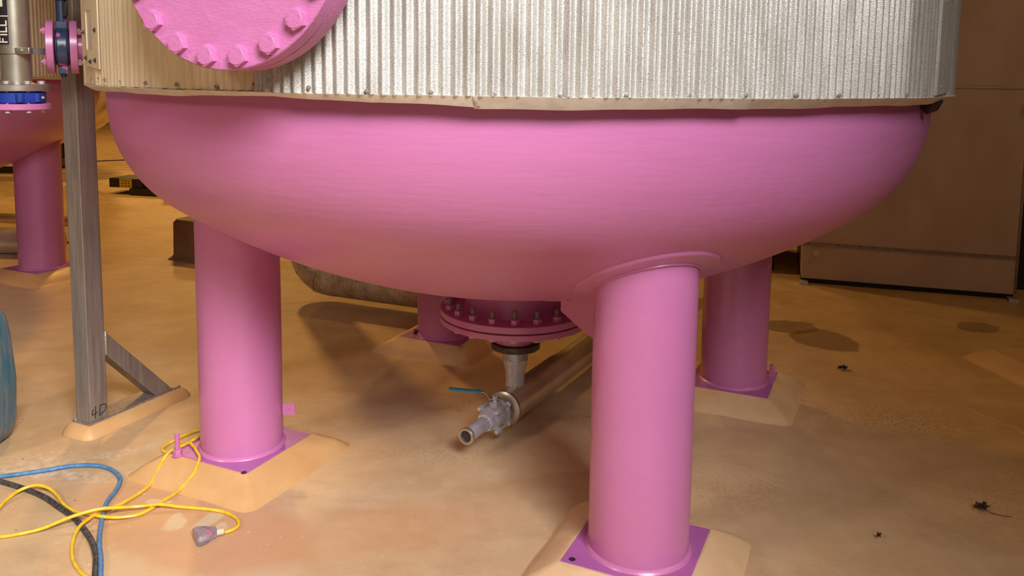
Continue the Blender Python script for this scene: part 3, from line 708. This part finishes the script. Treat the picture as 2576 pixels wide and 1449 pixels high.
# ------------------------------------------------------------------ fill pipe (top left)
FX, FY = -2.080, 3.50
fill = thing('fill_pipe', (FX, FY, 1.57), 'vertical stainless pipe with black FILL label ending in a flange over a blue valve', 'pipe')
b = MB(); b.cyl((FX, FY, 1.68), (FX, FY, 3.6), .0572, 40); pipe_o = b.build('pipe', M['stainless'], fill)
b = MB(); b.lathe((FX, FY, 1.648), (0, 0, 1), [(0, .118), (.003, .122), (.026, .122), (.029, .118), (.030, .070), (.036, .060)], 48); ff_ = b.build('steel_flange', M['stainless'], fill)
b = MB(); b.lathe((FX, FY, 1.571), (0, 0, 1), [(0, .120), (.003, .124), (.023, .124), (.026, .120)], 48); pf = b.build('pink_flange', M['pink'], fill)
b0_ = None
for i in range(8):
    a = TAU * i / 8 + .15
    b = MB(); b.hexn((0, 0, 0), (0, 0, 1), .024, .013); b.hexn((0, 0, -.107), (0, 0, -1), .024, .012); b.cyl((0, 0, -.105), (0, 0, .0), .006, 12)
    mw = Matrix.Translation(polar(FX, FY, .097, a, 1.678))
    if b0_ is None: b0_ = b.build('flange_bolt', M['whitebolt'], ff_, mw=mw)
    else: inst(b0_, 'flange_bolt', mw, ff_)
# clamp and bracket arm
b = MB(); b.lathe((FX, FY, 1.801), (0, 0, 1), [(0, .060), (.001, .064), (.027, .064), (.028, .060)], 40); cl = b.build('pipe_clamp', M['stainless'], fill)
b = MB(); b.box((FX + .045, FY - .052, 1.815), (.10, .010, .027), -.1); b.build('clamp_ear', M['stainless'], cl, bevel=.003)
b = MB(); b.cyl((FX + .055, FY - .058, 1.815), (FX + .055, FY - .066, 1.815), .008, 16); b.build('clamp_bolt', M['stainless'], cl)
b = MB(); b.box(((FX - 2.02) / 2 + .06, 3.66, 1.815), (.40, .008, .028), 1.2); b.build('bracket_arm', M['steel'], cl)
# label wrapped on the pipe: black band, white letters reading upwards
def on_pipe(u, z, off=.0008):
    a = u / .0572 + math.atan2(-FY, -FX) ; return Vector((FX + (.0572 + off) * math.cos(a), FY + (.0572 + off) * math.sin(a), z))
def lab_rect(bm, u0, u1, z0, z1, off, n=6):
    rows = [[on_pipe(u0 + (u1 - u0) * i / n, z0, off - .0004), on_pipe(u0 + (u1 - u0) * i / n, z1, off - .0004), on_pipe(u0 + (u1 - u0) * i / n, z1, off), on_pipe(u0 + (u1 - u0) * i / n, z0, off)] for i in range(n + 1)]
    bm.rings(rows)
UL, UR = -.072, -.0205
b = MB(); lab_rect(b, UL, UR, 1.839, 2.12, .0008); lb = b.build('label', M['label_black'], pipe_o)
b = MB(); lab_rect(b, UL - .002, UR + .002, 1.952, 1.956, .0012)
def letter(u_top, u_bot, rects, z0):
    """letters read upwards: text-x is +z, text-y is -u"""
    for x0, x1, y0, y1 in rects: lab_rect(b, u_bot + (u_top - u_bot) * y0, u_bot + (u_top - u_bot) * y1, z0 + x0, z0 + x1, .0014, 4)
ub, ut = UR - .004, UL + .008
letter(ut, ub, [(0, .0055, 0, 1), (0, .022, .84, 1), (0, .018, .42, .57)], 1.846)      # F
letter(ut, ub, [(0, .0055, 0, 1)], 1.876)                                              # I
letter(ut, ub, [(0, .0055, 0, 1), (0, .022, 0, .14)], 1.888)                           # L
letter(ut, ub, [(0, .0055, 0, 1), (0, .022, 0, .14)], 1.914)                           # L
lab_rect(b, UL + .006, UL + .034, 1.992, 2.04, .0014)
b.build('label_lettering', M['label_white'], lb)
# blue butterfly valve
bv = thing('butterfly_valve', (FX, FY, 1.6), 'bright blue butterfly valve clamped between steel and pink flanges of the fill pipe', 'valve')
b = MB(); b.lathe((FX, FY, 1.5985), (0, 0, 1), [(0, .100), (.003, .107), (.044, .107), (.047, .100)], 40); b.build('valve_body', M['blue'], bv)
for a in (-2.45, -1.75, -.95, -.3):
    b = MB(); q = polar(FX, FY, .104, a, 1.622); b.cyl(q - Vector((0, 0, .019)), q + Vector((0, 0, .019)), .017, 16, .002); b.build('bolt_lug', M['blue'], bv)
b = MB(); q0_, q1_ = polar(FX, FY, .08, -.2, 1.622), polar(FX, FY, .118, -.2, 1.622); b.cyl(q0_, q1_, .020, 20, .002); b.build('shaft_boss', M['blue'], bv)
b = MB(); q2_ = polar(FX, FY, .130, -.2, 1.622); b.lathe(q1_, q2_ - q1_, [(0, .004), (.004, .0075), (.007, .004), (.009, .0065), (.012, .004)], 12); b.build('grease_nipple', M['thread'], bv)

# ------------------------------------------------------------------ navy valve on the tank side nozzle
VA = math.radians(206); vn = Vector((math.cos(VA), math.sin(VA), 0)); VZ = 1.836
vc = Vector((-1.945, 3.62, VZ))
nv = thing('butterfly_valve', (vc.x, vc.y, 1.6), 'dark navy butterfly valve with pink smears between two upright pink flanges', 'valve')
b = MB(); b.lathe(vc - vn * .022, vn, [(0, .080), (.003, .086), (.041, .086), (.044, .080)], 32)
b.box(vc + Vector((0, 0, .085)), (.044, .052, .05), VA); b.box(vc - Vector((0, 0, .095)), (.036, .044, .04), VA); 
b.build('valve_body', M['navy'], nv, bevel=.003)
b = MB(); b.cyl(vc - vn * .026, vc + vn * .026, .076, 32); b.build('rubber_seat', M['ink'], nv)
b = MB(); b.cyl(vc + Vector((0, 0, .10)), vc + Vector((0, 0, .46)), .0215, 24); b.cyl(vc + Vector((0, 0, .20)), vc + Vector((0, 0, .212)), .034, 24); b.build('stem_tube', M['navy'], nv)
b = MB(); b.box(vc + Vector((.02, -.01, .222)), (.16, .05, .02), VA); b.box(vc + Vector((.03, -.022, .16)), (.018, .012, .06), 0); b.build('handle_plate', M['blackm'], nv, bevel=.002)
b = MB(); b.cyl(vc - Vector((0, 0, .115)), vc - Vector((0, 0, .126)), .012, 16); b.hexn(vc - Vector((0, 0, .126)), (0, 0, -1), .013, .006); b.build('bottom_plug', M['blackm'], nv)
b = MB(); q = vc + Vector((-.02, -.083, 0)) ; q = vc + Vector((math.sin(VA) * .086, -math.cos(VA) * -.086 * 1.0, 0)); 
front = Vector((vn.y, -vn.x, 0)); front = front if front.y < 0 else -front
b.cyl(vc + front * .084, vc + front * .0875, .006, 16); b.build('plug_hole', M['ink'], nv)
for sgn, nm in ((1, 'outer'), (-1, 'inner')):
    b = MB(); base = vc + vn * (sgn * .030); b.lathe(base, vn * sgn, [(0, .110), (.002, .114), (.028, .114), (.030, .110)], 56); fl_ = b.build('pipe_flange', M['pink'], nv)
    for i in range(4):
        a = TAU * i / 4 + PI / 4; p = base + vn * sgn * .030 + (front * math.cos(a) + Vector((0, 0, 1)) * math.sin(a)) * .092
        bb = MB(); bb.hexn((0, 0, 0), (0, 0, 1), .024, .013); bb.cyl((0, 0, -.03), (0, 0, .018), .007, 12)
        if i == 0: fb = bb.build('flange_bolt', M['pink'] if sgn > 0 else M['whitebolt'], fl_, mw=axis_matrix(p, vn * sgn))
        else: inst(fb, 'flange_bolt', axis_matrix(p, vn * sgn), fl_)
b = MB(); b.cyl(vc - vn * .05, vc - vn * .24, .057, 32); b.build('side_nozzle', M['pink'], nv)

# ------------------------------------------------------------------ second tank (far left)
T2 = Vector((-5.19, 6.47, 0))
tank2 = thing('pressure_tank', T2, 'dark shaded pink tank at the left edge, partly hidden behind the steel post', 'tank')
head_part(T2.x, T2.y, tank2)
cladding_sheet(T2.x, T2.y, -180, 0, Z_C, 4.2, 0, M['galv_warm_lit'], tank2, amp=.005)
cladding_sheet(T2.x, T2.y, -2, 182, Z_C, 4.2, -.003, M['galv_warm_lit'], tank2, amp=.005)
flashing(T2.x, T2.y, -180, 180, lambda ad: (.02, .02), tank2)
for k in range(4):
    lg, px, py = leg_part(T2.x, T2.y, k, tank2)
    if k == 1: grout_pad(px, py, 'dull sloped grout pad under the dark leg of the far left tank', 'grout')

# ------------------------------------------------------------------ third pad at the right edge
grout_pad(3.262, 4.842, 'tan sloped pad cut off by the right edge of the view', 'grout_pale', rz=.16, group=None)

# ------------------------------------------------------------------ cords
def lifted(pts, r, lifts=()):
    out = []
    for x, y in pts:
        z = r + .001
        for lx_, ly_, h in lifts:
            d = math.hypot(x - lx_, y - ly_); z += h * math.exp(-(d / .09) ** 2)
        # climb over grout pad and plate of the front left leg
        q = Vector((x - legs[3][1], y - legs[3][2], 0)); u, w_ = abs(q.dot(E1)), abs(q.dot(E2)); m_ = max(u, w_)
        if m_ < .35: z += min(.081, max(0, (.345 - m_) / .125) * .081)
        out.append((x, y, z))
    return out
Y1 = [(-1.071, 2.972), (-1.043, 2.994), (-1.034, 3.028), (-1.063, 3.078), (-1.131, 3.123), (-1.22, 3.142), (-1.305, 3.146), (-1.388, 3.147), (-1.463, 3.129), (-1.528, 3.091), (-1.59, 3.05), (-1.675, 3.008), (-1.761, 2.972), (-1.845, 2.937), (-1.917, 2.919), (-2.034, 2.909), (-2.3, 2.88), (-2.7, 2.7)]
YR = [(-2.7, 2.6), (-2.3, 2.75), (-2.08, 2.9), (-2.018, 3.005), (-2.008, 3.066), (-2.017, 3.134), (-2.019, 3.191), (-2.0, 3.244), (-1.952, 3.271), (-1.896, 3.262), (-1.841, 3.226), (-1.778, 3.161), (-1.705, 3.106), (-1.633, 3.073), (-1.558, 3.051), (-1.499, 3.063), (-1.45, 3.088), (-1.425, 3.124), (-1.41, 3.165), (-1.39, 3.216), (-1.372, 3.262)]
YR2 = [(-1.349, 3.301), (-1.326, 3.34), (-1.322, 3.38), (-1.330, 3.42), (-1.358, 3.467), (-1.394, 3.520), (-1.43, 3.560), (-1.475, 3.60), (-1.515, 3.625), (-1.555, 3.635), (-1.588, 3.650), (-1.597, 3.685), (-1.592, 3.72), (-1.574, 3.76), (-1.55, 3.812), (-1.505, 3.869), (-1.42, 3.905), (-1.31, 3.915), (-1.22, 3.87), (-1.235, 3.815), (-1.32, 3.775), (-1.388, 3.70), (-1.408, 3.62), (-1.427, 3.568)]
YQ = [(-1.440, 3.537), (-1.457, 3.510), (-1.478, 3.468), (-1.494, 3.435), (-1.503, 3.39), (-1.509, 3.34), (-1.513, 3.282), (-1.531, 3.222), (-1.556, 3.15), (-1.584, 3.105), (-1.603, 3.067), (-1.614, 3.025), (-1.616, 2.966), (-1.598, 2.891), (-1.561, 2.812), (-1.515, 2.749), (-1.462, 2.697), (-1.387, 2.643), (-1.28, 2.5)]
BL = [(-2.7, 3.15), (-2.4, 3.27), (-2.236, 3.346), (-2.168, 3.379), (-2.095, 3.405), (-1.998, 3.446), (-1.915, 3.483), (-1.82, 3.49), (-1.747, 3.466), (-1.679, 3.41), (-1.641, 3.35), (-1.623, 3.267), (-1.614, 3.178), (-1.579, 3.072), (-1.536, 2.964), (-1.493, 2.872), (-1.441, 2.777), (-1.397, 2.686), (-1.36, 2.603), (-1.3, 2.45)]
BK = [(-2.7, 3.6), (-2.4, 3.45), (-2.259, 3.392), (-2.142, 3.337), (-2.063, 3.303), (-1.968, 3.259), (-1.875, 3.204), (-1.778, 3.13), (-1.686, 3.06), (-1.608, 2.982), (-1.535, 2.898), (-1.475, 2.81), (-1.442, 2.743), (-1.416, 2.686), (-1.381, 2.602), (-1.35, 2.45)]
rk, rb_, ry = .0105, .0088, .0066
b = MB(); b.tube(lifted(BK, rk), rk, 12, 8); tag(b.build('power_cable', M['blackcord']), 'thick scuffed black cable on the floor beside the blue hose', 'cable')
b = MB(); b.tube(lifted(BL, rb_, ((-1.46, 2.81, .004),)), rb_, 12, 8); tag(b.build('air_hose', M['bluecord']), 'dusty blue hose curving across the floor at lower left', 'hose')
b = MB(); b.tube(lifted(YR + YR2 + YQ, ry, ((-1.95, 3.262, .022), (-1.585, 3.07, .012), (-1.66, 2.93, .02), (-1.62, 3.02, .0))), ry, 10, 6)
tag(b.build('extension_cord', M['yellow']), 'long yellow cord looping around the pink anchor bolt and behind the left leg', 'cord')
yc = thing('extension_cord', (-1.1, 2.93, 0), 'yellow cord ending in a clear three-way outlet plug', 'cord')
b = MB(); b.tube(lifted(Y1, ry, ((-1.56, 3.06, .032), (-1.66, 3.02, .028), (-1.40, 3.15, .013))), ry, 10, 8); b.build('cord', M['yellow'], yc)
# connector block
cA = Vector((-1.120, 2.942, 0)); cx1 = (Vector((-1.075, 2.968, 0)) - cA).normalized(); cy1 = Vector((-cx1.y, cx1.x, 0))
b = MB(); poly = [(-.046, -.040), (-.034, -.048), (-.004, -.036), (.010, -.020), (.030, -.014), (.030, .014), (.012, .020), (-.006, .036), (-.036, .046), (-.050, .036)]
b.prism([cA + cx1 * x + cy1 * y + Vector((0, 0, .002)) for x, y in poly], (0, 0, .034)); ob = b.build('outlet_block', M['clear'], yc, bevel=.004)
b = MB(); b.cyl(cA + cx1 * .028 + Vector((0, 0, .016)), cA + cx1 * .055 + Vector((0, 0, .014)), .0125, 20, .001)
for i in range(4): b.cyl(cA + cx1 * (.033 + .006 * i) + Vector((0, 0, .0155)), cA + cx1 * (.035 + .006 * i) + Vector((0, 0, .0155)), .0138, 20)
b.build('strain_relief', M['cream'], yc)
b = MB(); b.box(cA + cx1 * -.018 + Vector((0, 0, .018)), (.034, .056, .014), math.atan2(cx1.y, cx1.x)); b.build('inner_contacts', M['cream'], yc, bevel=.002)
b = MB(); b.cyl(cA + cx1 * -.012 + Vector((0, 0, .020)), cA + cx1 * .006 + Vector((0, 0, .022)), .005, 12); b.build('indicator_light', M['red'], yc)

# ------------------------------------------------------------------ teal bin at left edge
def rbox(name, mat, c, half, rc, rz, taper, parent=None, dome=.05):
    rows = []; R = Matrix.Rotation(rz, 3, 'Z')
    hx, hy, hz = half
    for z, k, q in ((0, .80, 1), (.02, .88, 1), (.12, .97, 1), (.45, 1.02, 1), (.8, .98, 1), (.93, .93, 1), (.98, .86, 1), (1.0, .70, 1)):
        row = []
        for ci, (sx, sy) in enumerate(((1, 1), (-1, 1), (-1, -1), (1, -1))):
            for j in range(7):
                t = PI / 2 * ci + PI / 2 * j / 6
                x = (sx * (hx - rc) + rc * math.cos(t)) * k; y = (sy * (hy - rc) + rc * math.sin(t)) * k
                row.append(vec(c) + R @ Vector((x + taper * z, y, 2 * hz * z)))
        rows.append(row)
    b = MB(); b.rings(rows); return b.build(name, mat, parent, angle=60)
tb_ = thing('plastic_bin', (-2.62, 3.50, 0), 'scuffed teal plastic bin cut off by the left edge', 'bin')
o = rbox('bin_body', M['teal'], (-2.555, 3.66, .002), (.22, .17, .315), .035, .0, -.015, tb_)
b = MB(); b.tube([(-2.365 + .004, 3.49 + y, z) for y, z in ((0, .08), (.02, .3), (.03, .55))], .008, 8, 4); b.build('bin_rib', M['teal'], tb_)

# ------------------------------------------------------------------ debris
def leaf(name, mat, x, y, size, seed, label, stem=None, lobes=5):
    rnd = random.Random(seed); root = thing(name, (x, y, 0), label, 'leaf'); b = MB(); n = 40
    ctr = Vector((x, y, .012)); ring = []; ring2 = []
    for i in range(n):
        a = TAU * i / n; r = size * (.62 + .38 * abs(math.sin(lobes * a / 2 + seed))) * rnd.uniform(.85, 1.1)
        z = .004 + .022 * abs(math.sin(a * 2 + seed)) * rnd.uniform(.5, 1)
        ring.append(ctr + Vector((r * math.cos(a), r * math.sin(a) * .8, z - .008))); ring2.append(ctr + Vector((r * .5 * math.cos(a), r * .5 * math.sin(a) * .8, rnd.uniform(-.004, .012))))
    b.v = [tuple(ctr + Vector((0, 0, .002)))] + [tuple(p) for p in ring2] + [tuple(p) for p in ring]
    for i in range(n):
        j = (i + 1) % n; b.f.append((0, 1 + i, 1 + j)); b.f.append((1 + i, 1 + n + i, 1 + n + j, 1 + j))
    o = b.build('leaf_blade', mat, root, smooth=False); s = o.modifiers.new('t', 'SOLIDIFY'); s.thickness = .001
    if stem:
        b = MB(); b.tube([(x, y, .010)] + [(x + dx, y + dy, .004) for dx, dy in stem], .0012, 6, 5); b.build('leaf_stem', mat, root)
leaf('dead_leaf', M['leafm'], 1.937, 3.226, .032, 3, 'crumpled brown dead leaf with a long stem on the floor at lower right', stem=[(.02, -.03), (.06, -.055), (.085, -.06)])
leaf('dead_leaf', M['leafd'], 2.009, 4.852, .030, 9, 'small dark curled leaf on the floor, right of the rear leg', stem=[(.03, -.02), (.05, -.025)], lobes=3)
leaf('dead_leaf', M['leafm'], 1.415, 2.997, .009, 5, 'tiny brown leaf crumb on the floor near the right bottom', lobes=3)
leaf('dead_leaf', M['leafd'], -1.50, 4.12, .028, 6, 'dark leaf scrap beside the end of the post curb, left of the front leg', lobes=4)
# raised white bead of sealant across the floor
cr_ = [(2.338, 4.41), (2.375, 4.36), (2.41, 4.30), (2.455, 4.25), (2.475, 4.19), (2.52, 4.10), (2.55, 4.02), (2.565, 3.96), (2.60, 3.86), (2.66, 3.75)]
b = MB(); b.tube([(x, y, .0012) for x, y in cr_], .004, 6, 6, rfun=lambda t: .0008 + .0034 * min(1, t * 3) * (.8 + .2 * math.sin(t * 60))); tag(b.build('sealant_bead', M['cream']), 'thin wandering white sealant line on the floor at the right', 'sealant line')

# ------------------------------------------------------------------ clad pipe behind the tank
def cpipe(name, pts, r, label, mat='drain', bands=(), cat='pipe', group=None):
    root = thing(name, (pts[0][0], pts[0][1], 0), label, cat, group)
    b = MB(); b.tube(pts, r, 32, 8); p = b.build('pipe_jacket', M[mat], root)
    for q, d in bands:
        b = MB(); d = vec(d).normalized(); b.cyl(vec(q) - d * .012, vec(q) + d * .012, r + .004, 32); b.build('jacket_band', M[mat], p)
    return root
pa, pb = Vector((-1.509, 6.121, 0)), Vector((-.643, 5.745, 0)); pd = (pb - pa).normalized(); pn = Vector((-pd.y, pd.x, 0))
r_p = .155; zc_ = .215; base = pa + pn * (r_p * .72)
el = [(base + pd * t + Vector((0, 0, zc_))) for t in (1.4, 1.2, .8, .3, .12)]
cc = base + pd * .12 + Vector((0, 0, zc_ + .20))
for i in range(1, 6):
    t = PI / 2 * i / 5; el.append(cc + Vector((0, 0, -1)) * .20 * math.cos(t) - pd * .20 * math.sin(t))
el += [el[-1] + Vector((0, 0, .3)), el[-1] + Vector((0, 0, .9)), el[-1] + Vector((0, 0, 2.2))]
bands = []
for i in (1, 3):
    t = PI / 2 * i / 5; q = cc + Vector((0, 0, -1)) * .20 * math.cos(t) - pd * .20 * math.sin(t); bands.append((q, -pd * math.cos(t) + Vector((0, 0, 1)) * math.sin(t)))
cpipe('insulated_pipe', el, r_p, 'aluminium clad insulated pipe low over the floor behind the tank, elbow at its left end', 'clad_pipe', bands=bands)
# distant elbow left
e = [(-6.05, 13.2, 3.6), (-6.10, 13.2, 2.4), (-6.22, 13.1, 1.75), (-6.35, 13.0, 1.35), (-6.62, 12.95, 1.08), (-7.0, 12.95, .92), (-7.6, 12.95, .72), (-8.6, 12.95, .45)]
cpipe('insulated_pipe', e, .30, 'fat tan clad pipe bend far behind the steel post', bands=[((-6.22, 13.1, 1.75), (-.12, -.1, -.5)), ((-6.62, 12.95, 1.08), (-.35, 0, -.2))])
cpipe('floor_pipe', [(-7.4, 7.9, .135), (-5.6, 7.78, .13), (-4.25, 7.70, .125)], .122, 'shiny silver pipe lying on the floor behind the far left leg', cat='pipe')
cpipe('floor_pipe', [(-7.6, 8.75, .26), (-6.0, 8.55, .22), (-4.3, 8.35, .19)], .055, 'thinner dull pipe behind the shiny floor pipe at the left edge', cat='pipe')

# concrete pedestal
ped = Vector((-2.93, 7.66, 0)); b = MB(); rows = []
for z, h, ch in ((0, .205, .03), (.03, .175, .03), (.05, .168, .03), (.345, .163, .028), (.375, .150, .045), (.378, .14, .045)):
    rows.append([ped + E1 * x + E2 * y + Vector((0, 0, z)) for x, y in ((-h + ch, -h), (h - ch, -h), (h, -h + ch), (h, h - ch), (h - ch, h), (-h + ch, h), (-h, h - ch), (-h, -h + ch))])
b.rings(rows); tag(b.build('concrete_pedestal', M['concrete'], smooth=False), 'short brown square concrete pedestal behind the front left leg', 'pedestal')

# black machine outrigger with yellow label
R_ = math.radians(-14)
og = thing('machine_outrigger', (-5.2, 11.7, 0), 'black machine outrigger with a yellow label, beyond the left side of the tank', 'machine')
b = MB(); b.box((-5.0, 11.72, .155), (1.35, .42, .13), R_); bm_ = b.build('outrigger_beam', M['blackm'], og, bevel=.006)
Rm = Matrix.Rotation(R_, 3, 'Z'); fpt = lambda x, y, z: Vector((-5.0, 11.72, 0)) + Rm @ Vector((x, y, 0)) + Vector((0, 0, z))
b = MB(); b.box(fpt(-.40, -.2125, .155), (.20, .003, .12), R_); lb2 = b.build('warning_label', M['label_yellow'], bm_)
b = MB()
for i in range(3):
    for j in range(3): b.box(fpt(-.455 + .055 * i, -.2145, .19 - .035 * j), (.036, .002, .010), R_)
b.build('label_print', M['ink'], lb2)
b = MB(); b.box(fpt(-.15, -.22, .10), (.09, .05, .19), R_); b.box(fpt(-.05, -.12, .05), (.5, .3, .09), R_); b.build('outrigger_foot', M['blackm'], og, bevel=.005)
b = MB(); b.box(fpt(.55, .1, .3), (.6, .7, .5), R_); b.build('machine_base', M['dark'], og, bevel=.01)
# steel skid far left
sk = thing('steel_skid', (-8.4, 13.8, 0), 'dark steel skid on the floor behind the far left tank', 'skid')
b = MB(); b.box((-9.2, 14.3, .36), (2.6, .5, .32), .02); b.build('skid_deck', M['blackm'], sk, bevel=.01)
for z in (.055,):
    b = MB(); b.box((-9.2, 13.85, z), (2.5, .12, .10), .02); b.build('runner', M['blackm'], sk, bevel=.006)
b = MB(); b.box((-8.02, 13.85, .19), (.12, .14, .36), .02); b.build('end_post', M['cream'], sk)
bk = thing('machine_block', (-7.9, 14.8, 0), 'small dark block on the floor between far left leg and post', 'machine')
b = MB(); b.box((-8.02, 15.0, .30), (.22, .4, .26), 0); b.build('block_body', M['blackm'], bk, bevel=.01)
b = MB(); b.box((-8.02, 14.85, .09), (.26, .3, .16), 0); b.build('block_base', M['castgrey'], bk, bevel=.01)
b = MB(); b.tube([(-9.5, 15.3, .012), (-8.3, 15.5, .012), (-7.7, 15.9, .012), (-6.9, 16.4, .012), (-6.0, 16.6, .012)], .012, 8, 5); tag(b.build('cable', M['blackcord']), 'thin dark cable lying across the far floor', 'cable')
b = MB(); b.tube([(-7.45, 16.25, .05), (-7.3, 16.3, .09), (-7.1, 16.3, .04)], .035, 8, 4); tag(b.build('cable_plug', M['blackm']), 'tiny dark plug on the far floor by the tank edge', 'plug')

# ------------------------------------------------------------------ equipment enclosure at right
q0 = Vector((2.49, 6.984, 0)); q1 = Vector((4.035, 6.502, 0)); qd = (q1 - q0).normalized(); qn = Vector((qd.y, -qd.x, 0)); L_q = (q1 - q0).length; RZ = math.atan2(qd.y, qd.x)
enc = thing('equipment_enclosure', (q0 + qd * L_q / 2 - qn * .6), 'tall dull brown sheet metal equipment enclosure at the right', 'enclosure')
def qp(s, z, d=0): return q0 + qd * s + qn * d + Vector((0, 0, z))
def qbox(s0, s1, z0, z1, d0, d1, name, mat, parent, bevel=.003):
    b = MB(); c = qp((s0 + s1) / 2, (z0 + z1) / 2, (d0 + d1) / 2); b.box(c, (s1 - s0, abs(d1 - d0), z1 - z0), RZ); return b.build(name, mat, parent, smooth=False, bevel=bevel)
kick = qbox(0, L_q, .045, .335, -1.3, 0, 'kick_panel', M['brownmetal'], enc)
mainp = qbox(.012, L_q - .004, .35, 1.682, -1.3, 0, 'lower_panel', M['brownmetal'], enc)
upp = qbox(-.4, L_q + .9, 1.70, 5.2, -1.4, .0, 'upper_panel', M['brownmetal'], enc)
sk_ = qbox(.0, L_q, .0, .05, -1.25, -.05, 'base_frame', M['dark'], enc)
lt = qbox(0, L_q + .002, .332, .356, -.02, .010, 'seam_trim', M['trim'], enc, .002)
qbox(-.4, L_q + .9, 1.682, 1.700, -.02, .008, 'seam_trim', M['brownmetal'], enc, .002)
qbox(L_q - .012, L_q + .006, .05, 1.68, -.03, .008, 'corner_trim', M['trim'], enc, .002)
for s_ in (.05, .28, .46, .75, 1.02, 1.3, 1.6):
    b = MB(); b.lathe(qp(s_, .348, .010), qn, [(0, .007), (.003, .006), (.005, .002)], 10); b.build('rivet', M['trim'], lt)
b = MB(); b.cyl(qp(.11, .275, 0), qp(.11, .275, .02), .022, 20, .002); b.lathe(qp(.11, .275, .018), qn, [(0, .026), (.012, .03), (.02, .022)], 20); b.build('knob', M['cream'], kick)
b = MB(); b.box(qp(.118, .24, .022), (.006, .006, .06), RZ); b.build('pull_tab', M['cream'], kick)
for s_ in (.02, L_q - .02): 
    b = MB(); b.box(qp(s_, .012, .02), (.07, .09, .024), RZ); b.build('mounting_foot', M['castgrey'], enc)
b = MB(); b.box(qp(L_q + .05, 1.68, .06), (.09, .1, .075), RZ); tag(b.build('junction_box', M['cream'], bevel=.004), 'small pale box on the enclosure seam at the right edge', 'box')
# dark machinery left of the enclosure, dark block for the shade on its right
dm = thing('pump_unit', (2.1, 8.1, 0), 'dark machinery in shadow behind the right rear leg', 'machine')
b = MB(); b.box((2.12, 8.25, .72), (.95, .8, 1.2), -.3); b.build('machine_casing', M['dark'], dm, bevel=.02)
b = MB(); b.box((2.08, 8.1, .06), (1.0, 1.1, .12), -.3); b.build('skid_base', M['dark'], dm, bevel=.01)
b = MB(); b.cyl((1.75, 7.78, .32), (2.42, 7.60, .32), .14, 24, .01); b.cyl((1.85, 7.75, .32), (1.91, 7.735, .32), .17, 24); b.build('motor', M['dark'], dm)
b = MB(); b.box(qp(L_q + .42, .83, -.8), (.76, .8, 1.66), RZ); tag(b.build('shade_filler', M['dark'], bevel=.01), 'black cabinet standing for the deep shade right of the sheet metal enclosure', 'filler')  # dark block added where only shade shows beside the enclosure
